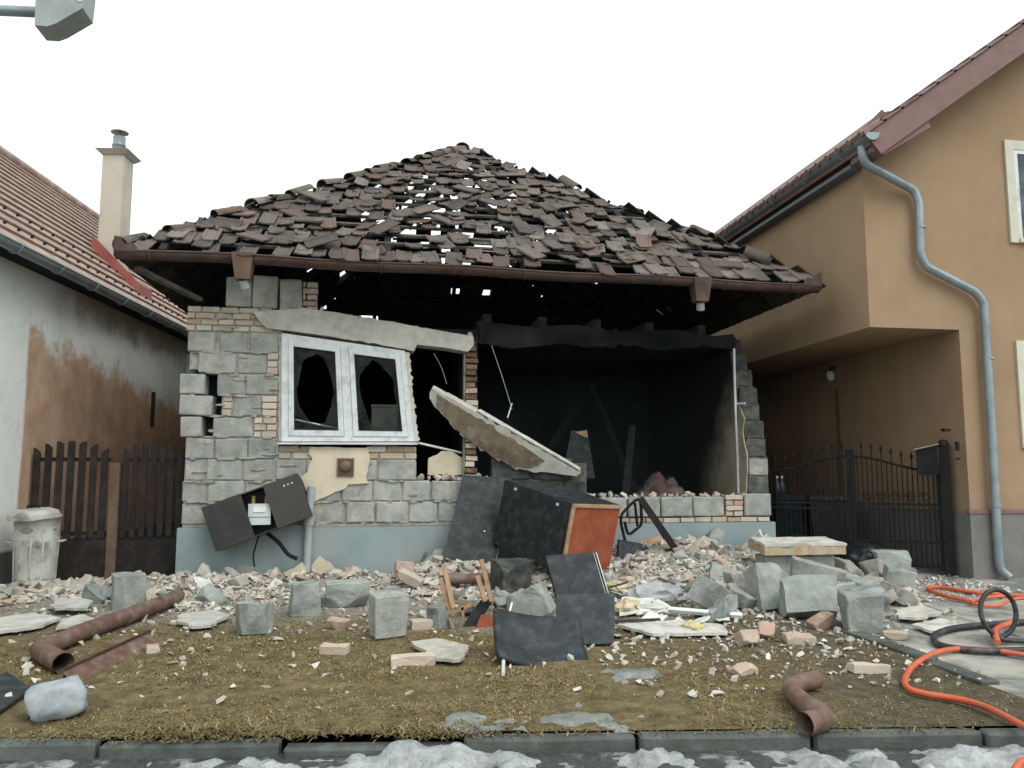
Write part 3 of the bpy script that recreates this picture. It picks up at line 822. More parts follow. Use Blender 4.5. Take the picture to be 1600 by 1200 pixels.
# things left in the room behind the window
t = thing('storage_box', 'grey-green box standing behind the broken right window pane', 'box', (2.52, .55, .62))
MB().bb(-.17, .19, 0, .4, 0, 1.62).obj('body', 'greenbox', t); MB().bb(-.18, .20, -.01, .41, 1.621, 1.66).obj('lid', 'greenbox', t)
tag(MB().tube([(1.35, .12, 2.03), (2.0, .16, 1.9)], .012).obj('curtain_rod', 'white_plastic'), 'white curtain rod fallen across the left window opening', 'curtain rod')
tag(MB().tube([(2.98, .10, 1.73), (3.58, .15, 1.60)], .016).obj('curtain_rod', 'white_plastic'), 'white rod sticking out right of the window sill', 'curtain rod')

# ---- cream plaster patch with a vent under the window
poly = [(485, 698), (575, 700), (578, 720), (572, 745), (575, 755), (545, 757), (540, 762), (500, 780), (487, 786), (470, 745), (480, 738), (488, 716), (482, 708)]
patch = ragged_slab('plaster_patch', 'plaster_cream', [at_y(*q, -.034) for q in poly], (0, .022, 0), house, 12, .06, .006)
c = at_y(540, 730, -.04)
vent = MB().box((c.x, -.045, c.z), (.215, .03, .235)).obj('vent', 'vent', house)
for k in range(9): MB().box((c.x, -.064, c.z - .095 + k * .024), (.19, .008, .010)).obj('slat', 'vent', vent)
m = MB(); m.lathe([(.0, .05), (.055, .05), (.075, .03), (.08, 0)], (0, 0, 0), 18)
k_ = m.obj('cowl', 'vent', vent); k_.rotation_euler = (math.pi / 2, 0, 0); k_.location = (c.x, -.062, c.z + .012)

# ---- roof
roof = link('roof', None, house, (-.65, -.62, 4.03), (0, .011, 0))
WD, DP, HALF = 9.07, 11.2, 4.535
PA = rad(37.1); cs, sn = math.cos(PA), math.sin(PA); SL = HALF / cs; RISE = HALF * math.tan(PA)
SLOPES = {'front': (Vector((0, 0, 0)), Vector((1, 0, 0)), Vector((0, cs, sn)), WD), 'left': (Vector((0, DP, 0)), Vector((0, -1, 0)), Vector((cs, 0, sn)), DP),
          'right': (Vector((WD, 0, 0)), Vector((0, 1, 0)), Vector((-cs, 0, sn)), DP), 'back': (Vector((WD, DP, 0)), Vector((-1, 0, 0)), Vector((0, -cs, sn)), WD)}
GA = .335
def tile_profile(w=.108, th=.014): return [(-w, 0), (-w * .88, .013), (-w * .64, .013), (-w * .55, .003), (w * .55, .003), (w * .68, .012), (w, .012)]
def tile_mesh(seed, L=.40):
    r = random.Random(seed); pr = tile_profile(); V = []
    for (x, z) in pr: V.append((x, -.02 + r.uniform(-.006, .006), z))
    for (x, z) in pr: V.append((x, L + r.uniform(-.01, .01), z))
    n = len(pr)
    for (x, z) in pr: V.append((x, -.02, z - .013 - .004))
    for (x, z) in pr: V.append((x, L, z - .013))
    F_ = []
    for i in range(n - 1):
        F_ += [(i, i + 1, n + i + 1, n + i), (2 * n + i + 1, 2 * n + i, 3 * n + i, 3 * n + i + 1), (i + 1, i, 2 * n + i, 2 * n + i + 1), (n + i, n + i + 1, 3 * n + i + 1, 3 * n + i)]
    F_ += [(0, n, 3 * n, 2 * n), (n - 1, 3 * n - 1, 4 * n - 1, 2 * n - 1)]
    if seed % 3 == 0:   # a corner broken off
        V[0] = (V[0][0], V[0][1] + .12, V[0][2]); V[2 * n] = (V[2 * n][0], V[2 * n][1] + .12, V[2 * n][2]); V[1] = (V[1][0], V[1][1] + .09, V[1][2]); V[2 * n + 1] = (V[2 * n + 1][0], V[2 * n + 1][1] + .09, V[2 * n + 1][2])
    return MB().add(V, F_)
TM = [tile_mesh(i).mesh('tile', 'tile') for i in range(6)]
rt_ = random.Random(21)
def frame_of(key):
    P0, u, s, L = SLOPES[key]; n = u.cross(s)
    return P0, u, s, n, L, Matrix((u, s, n)).transposed()
P0, u, s, n, L, MF = frame_of('front')
rows = int(SL / GA)
ntile = 0; TL = []
r_org = Vector((-.65, -.62, 4.03)); r_nrm = Vector((0, -sn, cs))
PATCH = []
for (px, py, rx_, rt_m) in ((545, 350, .35, .3), (625, 365, .50, .5), (690, 330, .5, .35), (660, 300, .4, .3), (735, 280, .3, .35), (800, 300, .25, .3), (955, 335, .45, .35), (860, 345, .35, .3), (880, 410, .5, .3), (1000, 378, .35, .3), (1110, 400, .4, .25), (600, 345, .4, .3), (820, 320, .3, .25), (480, 345, .3, .25), (1060, 360, .3, .25), (920, 370, .3, .2), (780, 360, .3, .2), (1010, 340, .25, .25), (700, 395, .3, .2)):
    q = at_plane(px, py, r_org, r_nrm) - r_org
    PATCH.append((q.x, q.y / cs, rx_, rt_m))
for k in range(rows + 1):
    t = k * GA - .10
    xl, xr = max(0, t) * cs, L - max(0, t) * cs
    cnt = int((xr - xl) / .216)
    for i in range(cnt + 1):
        x = xl + .10 + (i + .5) * (xr - xl - .2) / (cnt + 1)
        dist = mnoise.noise((x * .55, t * .8, 2.7)) + .25 * mnoise.noise((x * 2, t * 2, 8))
        miss = .07 + .55 * max(0, mnoise.noise((x * .75 + 3, t * 1.5, 5.1)) - .02)
        if k == 0: miss *= .5
        if abs(x - L / 2) < 1.4 and k > 4: miss += .10
        edge_ = min(x - xl, xr - x) < .3
        if edge_: miss *= .25
        if any(((x - a_) / c_) ** 2 + ((t + .2 - b_) / d_) ** 2 < 1 for a_, b_, c_, d_ in PATCH): miss = .72
        if rt_.random() < miss: continue
        a = max(.3, .75 + dist)
        wild = 2.6 if rt_.random() < .22 else .75
        rz = rt_.gauss(0, .11) * a * wild; rx = rt_.gauss(-.05, .03) - abs(rt_.gauss(0, .06)) * a * wild; ry = rt_.gauss(0, .06) * a * wild
        p = P0 + u * (x + rt_.gauss(0, .035) * a) + s * (t + rt_.gauss(0, .06) * a) + n * (.085 + abs(rt_.gauss(0, .022)) * a + (.02 if i % 2 else 0))
        M3 = MF @ Euler((rx, ry, rz)).to_matrix()
        TL.append((t, p, M3)); ntile += 1
for k in range(50):     # tiles blown loose, lying across the others
    t = rt_.uniform(.0, SL * .8); x = rt_.uniform(t * cs + .3, L - t * cs - .3)
    M3 = MF @ Euler((rt_.gauss(-.08, .12), rt_.gauss(0, .14), rt_.uniform(-1.6, 1.6))).to_matrix()
    TL.append((t, P0 + u * x + s * t + n * rt_.uniform(.13, .17), M3)); ntile += 1
TL.sort(key=lambda q: q[0])
far = MB()
for i, (t, p, M3) in enumerate(TL):     # the 300 nearest one by one, those at the top of the hip together
    if i < 300: link('tile', TM[rt_.randrange(6)], roof, p, M3.to_euler())
    else:
        tm_ = tile_mesh(i % 6); far.add([p + M3 @ Vector(v) for v in tm_.v], tm_.f)
tag(far.obj('upper_tiles', 'tile_far', roof), kind='stuff')
# battens and rafters of the front slope
for k in range(rows + 1):
    t = k * GA + .26
    if t > SL - .25: continue
    a_, b_ = P0 + u * (t * cs + .03) + s * t + n * .045, P0 + u * (L - t * cs - .03) + s * t + n * .045
    MB().bar(a_, b_, .055, .035, s).obj('batten', 'lath', roof)
x = .45
while x < L:
    tm = min(x, L - x) / cs - .05
    if tm > .3: MB().bar(P0 + u * x - s * .02, P0 + u * x + s * tm, .09, .12, u).obj('rafter', 'char', roof)
    x += .91
for ex in (0, WD): MB().bar((ex, 0, -.03), (HALF, HALF, RISE - .03), .10, .16, (1, 1 if ex else -1, 0)).obj('hip_rafter', 'char', roof)
# the other slopes, seen only through the gaps
rb = MB(); rt2 = MB()
for key in ('left', 'right', 'back'):
    P0, u, s, n, L, M_ = frame_of(key)
    for k in range(rows + 1):
        t = k * GA
        if t < SL - .2:
            rb.bar(P0 + u * (t * cs + .05) + s * (t + .26) + n * .045, P0 + u * (L - t * cs - .05) + s * (t + .26) + n * .045, .05, .035, s)
        xl, xr = t * cs, L - t * cs; cnt = int((xr - xl) / .25)
        for i in range(cnt):
            x = xl + .12 + i * .25
            if rt_.random() < (.006 if t < 3.3 else .45) + (.10 if t < 3.3 else 1.2) * max(0, mnoise.noise((x * .7, t * .9, 11.5)) - .05): continue
            pr = tile_profile(); q = M_ @ Euler((-.05, 0, rt_.gauss(0, .05))).to_matrix()
            o = P0 + u * x + s * (t - .1) + n * .085
            c4 = [(-.15, -.05), (.15, -.05), (.15, .46), (-.15, .46)]
            rt2.hexa([o + q @ Vector((a, b, 0)) for a, b in c4] + [o + q @ Vector((a, b, .018)) for a, b in c4])
    x = .5
    while x < L:
        tm = min(min(x, L - x) / cs, SL) - .03
        if tm > .3: rb.bar(P0 + u * x, P0 + u * x + s * tm, .09, .12, u)
        x += .95
rb.bar((HALF, HALF, RISE - .05), (HALF, DP - HALF, RISE - .05), .08, .16, (1, 0, 0))
rb.obj('rear_framing', 'char', roof)
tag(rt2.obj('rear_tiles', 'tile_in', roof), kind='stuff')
# hip and ridge caps
def cap_mesh(seed):
    V, Fc = [], []; n_ = 8
    for (yy, r0) in ((0, .135), (.40, .105)):
        for rr in (r0, r0 - .016):
            for k in range(n_ + 1):
                a = math.pi * k / n_; V.append((rr * math.cos(a), yy, rr * math.sin(a) * .8 - .02))
    m1 = n_ + 1
    for k in range(n_):
        Fc += [(k, k + 1, 2 * m1 + k + 1, 2 * m1 + k), (m1 + k + 1, m1 + k, 3 * m1 + k, 3 * m1 + k + 1), (k + 1, k, m1 + k, m1 + k + 1), (2 * m1 + k, 2 * m1 + k + 1, 3 * m1 + k + 1, 3 * m1 + k)]
    return MB().add(Fc and V, Fc, False).mesh('ridge_tile', 'tile')
CM = cap_mesh(1)
def caps(a, b, skip, jit):
    a, b = Vector(a), Vector(b); d = (b - a); Ln = d.length; d.normalize()
    sd = d.cross(Vector((0, 0, 1))).normalized(); nn = sd.cross(d)
    Mx = Matrix((sd, d, nn)).transposed(); k = 0
    while k * .345 < Ln - .3:
        if rt_.random() > skip:
            q = Mx @ Euler((rt_.gauss(-.05, .04 + jit * .15), rt_.gauss(0, .05 + jit * .3), rt_.gauss(0, .05 + jit * .35))).to_matrix()
            link('ridge_tile', CM, roof, a + d * (k * .345 + rt_.gauss(0, .02)) + nn * (.10 + rt_.gauss(0, .012)) + sd * rt_.gauss(0, .02 + jit * .05), q.to_euler())
        k += 1
caps((0, 0, 0), (HALF, HALF, RISE), .05, .22)
caps((WD, 0, 0), (HALF, HALF, RISE), .62, 1.0)
caps((HALF, HALF, RISE), (HALF, DP - HALF, RISE), .3, .4)
# strut under the left overhang
MB().bar((.15, .05, -.20), (.75, .75, -.42), .10, .05).obj('strut', 'lath', roof)

# ---- gutter along the eaves
def gut_pt(x): return Vector((x, -.73, 4.0 - .0125 * (x + .7) + .012 * math.sin(x * 2.3)))
gx = [-.70 + i * .35 for i in range(27)]; gx[-1] = 8.42
def half_round(pts, r, th=.006, nseg=9, lip=True, out=None):
    m = MB(); V = []; k2 = 2 * (nseg + 1)
    for p in pts:
        for rr in (r, r - th):
            for k in range(nseg + 1):
                a = math.pi + math.pi * k / nseg
                V.append(p + out(rr * math.cos(a), rr * math.sin(a)))
    fs = []
    for i in range(len(pts) - 1):
        o, q = i * k2, (i + 1) * k2
        for k in range(nseg):
            fs += [(o + k, q + k, q + k + 1, o + k + 1), (o + nseg + 1 + k + 1, q + nseg + 1 + k + 1, q + nseg + 1 + k, o + nseg + 1 + k)]
        fs += [(o, o + nseg + 1, q + nseg + 1, q), (o + nseg, q + nseg, q + k2 - 1, o + k2 - 1)]
    m.add(V, fs, True)
    return m
gm = half_round([gut_pt(x) for x in gx], .095, out=lambda a, b: Vector((0, a, b)))
gutter = gm.obj('gutter', 'gutter', house)
bead = MB().tube([gut_pt(x) + Vector((0, -.095, 0)) for x in gx], .012, 6); bead.obj('bead', 'gutter', gutter)
for x in (-.70, 8.42):
    p = gut_pt(x); sgn = 1 if x < 0 else -1
    prof = [(-.11, .0), (-.10, -.06), (0, -.10), (.10, -.05), (.13, .02), (.13, .10), (.07, .12), (.03, .07), (-.03, .05), (-.07, .15), (-.11, .16)]
    MB().prism([(p.x, p.y + a, p.z + b) for a, b in prof], (sgn * .008, 0, 0)).obj('end_cap', 'gutter', gutter)
    MB().prism([(p.x + sgn * q * 1.0, p.y - .097, p.z + b) for q, b in ((0, -.02), (.26, -.02), (.26, .04), (.2, .10), (.13, .07), (.06, .16), (0, .17))], (0, -.006, 0)).obj('upstand', 'gutter', gutter)
for px_, zz in ((380, 0), (1094, 0)):
    x = at_y(px_, 420, -.75).x; p = gut_pt(x)
    h = MB().hexa([(x - .085, p.y - .08, p.z - .30), (x + .085, p.y - .08, p.z - .30), (x + .085, p.y + .08, p.z - .30), (x - .085, p.y + .08, p.z - .30),
                   (x - .13, p.y - .125, p.z + .02), (x + .13, p.y - .125, p.z + .02), (x + .13, p.y + .12, p.z + .02), (x - .13, p.y + .12, p.z + .02)]).obj('hopper', 'vent' if px_ < 500 else 'gutter', gutter)
    MB().tube([(x, p.y, p.z - .301), (x + .02, p.y + .05, p.z - .39)], .055, 12).obj('outlet', 'pipe_grey', gutter)
for k in range(10):
    x = -.3 + k * .92; p = gut_pt(x)
    MB().tube([p + Vector((0, .10 * math.cos(a), .10 * math.sin(a) - .003)) for a in np.linspace(math.pi, 2 * math.pi, 8)], .012, 5).obj('bracket', 'gutter', gutter)

# ---- conduit on the inner wall, wires hanging in the breach
tag(MB().tube(smooth_path([(7.62, .26, .70), (7.625, .26, 1.6), (7.61, .25, 2.4), (7.62, .26, 3.15)]), .018).obj('conduit', 'white_plastic', house))
MB().tube([(7.63, .26, 2.33), (7.70, .12, 2.33)], .014).obj('pipe_clip', 'white_plastic', house)
tag(MB().tube(smooth_path([at_y(768, 540, -.02), at_y(785, 590, -.05), at_y(800, 640, -.08)]), .005, 5).obj('wire', 'pipe_grey'), 'thin loose wire hanging in the breach above the fallen slab', 'wire')
tag(MB().tube(smooth_path([at_y(678, 552, .05), at_y(690, 575, 0), at_y(698, 600, -.05)]), .004, 5).obj('wire', 'pipe_grey'), 'thin loose wire hanging under the tilted lintel', 'wire')

# ---- fallen slab leaning over the sooted blocks
def slab_frame(a, b, facing):
    a, b = Vector(a), Vector(b); d = (b - a).normalized(); f = Vector(facing); f = (f - d * f.dot(d)).normalized(); return d, f, f.cross(d)
A_, B_ = at_y(676, 612, -.20), at_y(903, 742, -.20)
d, f, w = slab_frame(A_, B_, (-.18, -.90, -.35))
if w.z < 0: w = -w
Ls = (B_ - A_).length
sl = thing('fallen_slab', 'long plastered wall slab fallen slantwise across the breach', 'slab')
def sp(a, b): return A_ + d * (a * Ls) + w * b
ragged_slab('slab', 'beam', [sp(0, .03), sp(.16, .05), sp(.42, .05), sp(.75, .05), sp(1, .04), sp(.985, -.03), sp(.80, -.24), sp(.66, -.36), sp(.45, -.38), sp(.25, -.31), sp(.06, -.17), sp(.0, -.1)], -f * .17, sl, 31, .05, .03)
ragged_slab('plaster_face', mk('brown_plaster', [(.12, .092, .065), (.19, .15, .105), (.26, .215, .155)], 4, .95, .8, 30, 0, .1, dirt=(.36, .33, .27), dscale=6, damt=.55, bdist=.02), [sp(.04, .0), sp(.3, .0), sp(.55, -.02), sp(.78, -.06), sp(.74, -.24), sp(.64, -.35), sp(.45, -.36), sp(.25, -.29), sp(.06, -.15)], f * .018, sl, 32, .05, .028)
ragged_slab('top_skim', 'shard', [q + w * .012 for q in (sp(.28, .055) - f * .0, sp(1.0, .05) - f * .0, sp(.99, .05) - f * .10, sp(.30, .06) - f * .12)], w * .015, sl, 33, .09, .012)
tag(MB().tube([at_y(793, 653, -.05), at_y(800, 630, -.02)], .01, 6).obj('rod_stub', 'white_plastic', sl))
# debris on the wall right of the window and in the burnt room
tag(ragged_slab('plaster_piece', 'plaster_cream', [at_y(q[0], q[1], .12) for q in ((668, 742), (668, 716), (690, 706), (705, 704), (724, 716), (724, 742))], (0, .05, 0), None, 5, .06, .012), 'beige broken plaster piece standing behind the wall between window and slab', 'plaster piece')
t = tag(ragged_slab('charred_board', 'black_board', [at_y(*q, 1.3) for q in ((878, 745), (893, 672), (918, 676), (930, 748))], (0, .03, 0), None, 6, .3, 0), 'charred board standing inside the dark burnt room', 'board')
tag(ragged_slab('burnt_board', 'raw_wood', [at_y(*q, 1.28) for q in ((898, 675), (917, 672), (919, 684), (912, 682))], (0, .012, 0), None, 7, .1, .004), 'small unburnt orange scrap of wood at the charred standing board', 'wood scrap')
p = at_y(1030, 742, 1.0)
t = thing('bedding', 'scorched grey and red bedding heap in the burnt room', 'bedding', (p.x, 1.0, .62))
bm = bmesh.new(); bmesh.ops.create_icosphere(bm, subdivisions=4, radius=1)
for v in bm.verts:
    q = v.co.copy(); v.co = Vector((q.x * .48, q.y * .4, max(-.05, q.z) * .62)) * (1 + .28 * mnoise.noise(q * 2.2) + .1 * mnoise.noise(q * 6))
link('blanket', bm_mesh(bm, 'blanket', 'cloth_grey', True), t)
bpy.data.meshes['blanket'].materials[0] = mk('scorched_cloth', [(.02, .022, .024), (.12, .115, .11), (.10, .05, .045), (.05, .05, .05)], 4, .9, .4, 25, 0, .2, bdist=.02)
for k, (a_, b_, lb) in enumerate((((4.5, 2.2, .66), (5.9, 2.6, 2.6), 'charred timber leaning at the back left of the burnt room'), ((5.4, 1.5, .68), (7.2, 1.9, 1.25), 'charred timber lying low across the burnt room'), ((6.9, 2.4, .66), (6.1, 2.8, 2.9), 'charred timber leaning steeply at the back right of the burnt room'), ((4.2, 1.2, .68), (4.9, 1.6, 1.5), 'short charred timber behind the fallen slab'))):
    tag(MB().bar(a_, b_, .10, .08, (1, -.4, .2)).obj('charred_timber', 'soot' if k == 2 else 'char'), lb, 'timber')
tag(ragged_slab('roof_board', 'char', [(6.2, 1.5, .62), (6.32, 1.5, .62), (6.62, 1.9, 2.1), (6.5, 1.9, 2.1)], (0, .05, 0), None, 8, .4, .006), 'charred grey board leaning inside the burnt room', 'board')

# ================================================================== left neighbour
LA = rad(5.8)
LO = Vector((-2.05, -1.06, 0))
lh = thing('neighbour_house', 'old whitewashed house on the left with peeling ochre wall and tiled roof', 'house', LO, -LA)
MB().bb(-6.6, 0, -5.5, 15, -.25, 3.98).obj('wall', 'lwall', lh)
sl_ = MB().bb(-.02, .012, 5.13, 5.29, 2.12, 2.74); sl_.obj('slit_window', 'gasket', lh)
EX, EZ, RX, RZ_ = .34, 3.95, -3.0, 7.10
PL = math.atan2(RZ_ - EZ, EX - RX)
rf = MB().prism([(EX, -6, EZ - .03), (EX, -6, EZ - .0), (RX, -6, RZ_), (-6.9, -6, EZ + .05), (-6.9, -6, EZ)], (0, 21.5, 0)).obj('roof', 'tile_red', lh)
nc = 15; SLn = math.hypot(RZ_ - EZ, EX - RX); st = SLn / nc
sv_, nv_ = Vector((-math.cos(PL), 0, math.sin(PL))), Vector((math.sin(PL), 0, math.cos(PL)))
for k in range(nc):
    a = Vector((EX, 0, EZ)) + sv_ * (k * st - .02); b = a + sv_ * (st + .03)
    q = [a + nv_ * .012, b + nv_ * .006, b + nv_ * .012, a + nv_ * .052]
    MB().prism([(p.x, -6, p.z) for p in q], (0, 21.4 - k * .003, 0)).obj('tile_course', 'tile_red', rf)
for row in (1, 3):
    for j in range(34):
        y = -1.2 + j * .30 + (.15 if row == 3 else 0)
        p = Vector((EX, y, EZ)) + sv_ * ((row + .35) * st) + nv_ * .06
        MB().box(p, (.035, .022, .03)).obj('snow_guard', 'iron', rf)
MB().tube([(RX, -6, RZ_ + .05), (RX, 15.3, RZ_ + .05)], .10, 8).obj('ridge', 'tile_red', rf)
lg = half_round([Vector((EX + .04, y, EZ - .03)) for y in np.linspace(-6, 15.3, 30)], .085, out=lambda a, b: Vector((a, 0, b)))
lgo = lg.obj('gutter', 'zinc', lh)
MB().tube([(EX + .125, -6, EZ - .03), (EX + .125, 15.3, EZ - .03)], .012, 6).obj('bead', 'zinc', lgo)
for j in range(14):
    y = -1.9 + j * .95
    MB().tube([(EX + .04 + .092 * math.cos(a), y, EZ - .03 + .092 * math.sin(a)) for a in np.linspace(math.pi, 2 * math.pi, 8)], .013, 5).obj('bracket', 'zinc', lgo)
MB().bb(0, EX - .05, -5.5, 13, EZ - .06, EZ - .035).obj('soffit', 'soot', lh)
CX, CY = -.62, 4.75
ch = MB().bb(CX - .18, CX + .18, CY - .2, CY + .2, 4.2, 6.82).obj('chimney', 'chimney', lh)
MB().hexa([(CX - .20, CY - .22, 6.821), (CX + .20, CY - .22, 6.821), (CX + .20, CY + .22, 6.821), (CX - .20, CY + .22, 6.821), (CX - .28, CY - .30, 6.90), (CX + .28, CY - .30, 6.90), (CX + .28, CY + .30, 6.90), (CX - .28, CY + .30, 6.90)]).obj('cap', 'chimney_cap', ch)
m = MB(); m.lathe([(.11, 6.90), (.11, 7.04), (.118, 7.05), (.118, 7.07), (.105, 7.08), (.105, 7.22), (.09, 7.22)], (CX, CY, 0), 16); m.obj('flue_pipe', 'zinc', ch)
m = MB(); m.tube([(CX, CY, 7.1), (CX, CY, 7.30)], .015, 6); m.lathe([(.0, 7.35), (.08, 7.34), (.15, 7.305), (.145, 7.295), (.0, 7.31)], (CX, CY, 0), 16); m.obj('cowl', 'zinc', ch)
zr = lambda x: EZ + (EX - x) * math.tan(PL)
fl = MB()
for (xa, xb) in ((CX - .24, CX + .55),):
    fl.hexa([(xa, CY - .30, zr(xa) + .03), (xb, CY - .30, zr(xb) + .03), (xb, CY - .26, zr(xb) + .03), (xa, CY - .26, zr(xa) + .03), (xa, CY - .30, zr(xa) + .28), (xb, CY - .30, zr(xb) + .22), (xb, CY - .26, zr(xb) + .22), (xa, CY - .26, zr(xa) + .28)])
    fl.hexa([(xb, CY - .30, zr(xb) + .03), (xb + .04, CY - .30, zr(xb + .04) + .03), (xb + .04, CY + .25, zr(xb + .04) + .03), (xb, CY + .25, zr(xb) + .03), (xb, CY - .30, zr(xb) + .22), (xb + .04, CY - .30, zr(xb + .04) + .22), (xb + .04, CY + .25, zr(xb + .04) + .22), (xb, CY + .25, zr(xb) + .22)])
fl.obj('flashing', 'red_flash', ch)

# ================================================================== wooden yard gates on the left
def slat_gate(name, label, x0, x1, y, n, peak):
    g = thing(name, label, 'gate', (x0, y, 0), 0, 'wooden yard gates')
    Wg = x1 - x0
    MB().bb(0, Wg, -.012, .012, -.05, .50).obj('panel', 'gate_wood', g)
    for z in (.56, 1.50): MB().bb(.01, Wg - .01, .014, .05, z - .025, z + .025).obj('rail', 'gate_wood', g)
    w = Wg / n * .62
    for i in range(n):
        c = (i + .5) * Wg / n; f_ = (i + .5) / n
        top = 1.56 + peak * math.sin(math.pi * min(1, max(0, f_ * .93 + .04)))
        s = (math.cos(math.pi * f_)) * .035
        MB().prism([(c - w / 2, -.03, .505), (c + w / 2, -.03, .505), (c + w / 2, -.03, top - s), (c, -.03, top + .012), (c - w / 2, -.03, top + s)], (0, .022, 0)).obj('slat', 'gate_wood', g)
    return g
slat_gate('yard_gate', 'dark slatted gate leaf beside the dustbin, wide slats', -1.90, -.955, .28, 7, .17)
slat_gate('yard_gate', 'dark slatted gate leaf next to the cracked house corner, narrow slats', -.82, -.04, .30, 7, .17)
tag(MB().bb(-.945, -.83, .24, .36, -.05, 1.46).obj('gate_post', mk('ochre_post', [(.085, .055, .038), (.125, .082, .057), (.17, .12, .085)], 5, .9, .5, 50, 0)), 'rough ochre post between the two dark yard gates', 'post')

# ================================================================== dustbin
bp = on_ground(38, 921)
bn = thing('dustbin', 'dented galvanised dustbin with rusty streaks beside the left gate', 'dustbin', (bp.x, bp.y + .25, 0), rad(8)); bn.scale = (.9, .9, 1)
m = MB(); m.lathe([(.0, .03), (.225, .03), (.235, .0), (.235, .03), (.25, .2), (.258, .45), (.27, .60), (.262, .66), (.275, .80), (.285, .80), (.285, .83), (.265, .83), (.25, .1)], (0, 0, 0), 28)
bo = m.obj('body', 'bin', bn)
for v in bo.data.vertices:
    v.co += Vector(mnoise.noise_vector(v.co * 5)) * .012
for k in range(12):
    a = 2 * math.pi * k / 12; MB().bar((.245 * math.cos(a), .245 * math.sin(a), .06), (.268 * math.cos(a), .268 * math.sin(a), .58), .02, .014, (-math.sin(a), math.cos(a), 0)).obj('rib', 'bin', bn)
m = MB(); m.lathe([(.30, .80), (.305, .84), (.29, .875), (.2, .905), (.1, .915), (0, .918)], (0, 0, 0), 28); lid = m.obj('lid', 'bin', bn); lid.rotation_euler = (rad(3), rad(-3), 0)
for v in lid.data.vertices: v.co += Vector(mnoise.noise_vector(v.co * 6)) * .012
MB().tube(smooth_path([(-.07, 0, .905), (-.06, 0, .95), (.06, 0, .95), (.07, 0, .905)], 5), .012, 6).obj('handle', 'iron', lid)
for sgn in (1, -1): MB().tube(smooth_path([(sgn * .26, -.07, .52), (sgn * .33, -.06, .53), (sgn * .33, .06, .53), (sgn * .26, .07, .52)], 5), .013, 6).obj('handle', 'bin', bn)

# ================================================================== right neighbour
rh = thing('neighbour_house', 'two-storey ochre house on the right with an overhang above its drive', 'house', (10.1, -1.3, 0))
def rbb(m, x0, x1, y0, y1, z0, z1): return m.bb(x0 - 10.1, x1 - 10.1, y0 + 1.3, y1 + 1.3, z0, z1)
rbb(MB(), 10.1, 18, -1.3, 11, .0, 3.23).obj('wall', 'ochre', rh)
RP = rad(35.5); EVX, EVZ, RGX = 8.8, 5.62, 13.6
gz_ = lambda x: EVZ + (x - EVX) * math.tan(RP)
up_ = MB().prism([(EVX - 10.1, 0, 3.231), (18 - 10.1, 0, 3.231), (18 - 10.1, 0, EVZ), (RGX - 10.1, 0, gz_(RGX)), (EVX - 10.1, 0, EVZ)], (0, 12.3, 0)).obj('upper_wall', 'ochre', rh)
rbb(MB(), 10.07, 18, -1.335, -1.295, -.1, .80).obj('plinth', 'plinth_grey', rh)
rbb(MB(), 10.065, 10.105, -1.294, 9, -.1, .80).obj('plinth', 'plinth_grey', rh)
rbb(MB(), 10.05, 18, -1.35, -1.29, .801, .85).obj('plinth_trim', 'maroon', rh)
rbb(MB(), 8.02, 10.06, 7.6, 7.8, 0, 3.2).obj('passage_wall', 'ochre', rh)
dr = rbb(MB(), 8.15, 8.95, 7.55, 7.598, 0, 2.15).obj('door', 'window_dark', rh)
rbb(MB(), 8.95, 9.02, 7.54, 7.597, 0, 2.2).obj('door_frame', 'cream_trim', dr)
# roof: boarding, courses of tiles, verge and eaves box
sR, nR = Vector((math.cos(RP), 0, math.sin(RP))), Vector((-math.sin(RP), 0, math.cos(RP)))
e0 = Vector((8.62 - 10.1, 0, gz_(8.62)))
ridge = Vector((RGX - 10.1, 0, gz_(RGX)))
rl = (ridge - e0).length
q = [e0 + nR * .01, e0 + nR * .16, ridge + nR * .16, ridge + nR * .01]
rr_ = MB().prism([(p.x, -.50, p.z) for p in q], (0, 13, 0)); rro = rr_.obj('roof', 'tile_grey', rh)
MB().prism([(ridge.x, -.5, ridge.z), (ridge.x, -.5, ridge.z + .2), (8.3, -.5, EVZ + .1), (8.3, -.5, EVZ - .1)], (0, 13, 0)).obj('far_slope', 'tile_grey', rro)
nk = 19; stp = rl / nk
for k in range(nk):
    a = e0 + sR * (k * stp - .03) + nR * .161; b = a + sR * (stp + .05)
    MB().prism([(p.x, -.56, p.z) for p in (a, b, b + nR * .012, a + nR * .055)], (0, 13.1 - .002 * k, 0)).obj('tile_course', 'tile_grey', rro)
for k in range(46):     # scalloped lower edge above the gutter
    y = -.5 + k * .26
    MB().tube([e0 + nR * .19 + Vector((-.05, y, -.03)), e0 + nR * .19 + sR * .3 + Vector((0, y, 0))], .045, 6).obj('eaves_tile', 'tile_grey', rro)
vb = MB().prism([(p.x, -.53, p.z) for p in (e0 - nR * .16 + sR * .02, e0 + nR * .15, ridge + nR * .15, ridge - nR * .16)], (0, .028, 0)).obj('verge_board', 'maroon', rro)
MB().prism([(p.x, -.50, p.z) for p in (e0 - nR * .15 + sR * .25, e0 - nR * .12 + sR * .25, ridge - nR * .12, ridge - nR * .15)], (0, .5, 0)).obj('soffit', 'maroon', rro)
MB().prism([(-1.46, -.49, 5.53), (-1.46, -.49, 5.42), (-1.30, -.49, 5.38), (-.62, -.49, 5.80), (-.70, -.49, 6.0)], (0, .49, 0)).obj('eaves_box', 'maroon', rro)
MB().bb(-1.47, -1.301, .001, 12.2, 5.38, 5.43).obj('eaves_board', mk('dark_zinc_board', [(.10, .125, .14), (.13, .16, .175)], 4, .6, .1, 40, 0), rro)
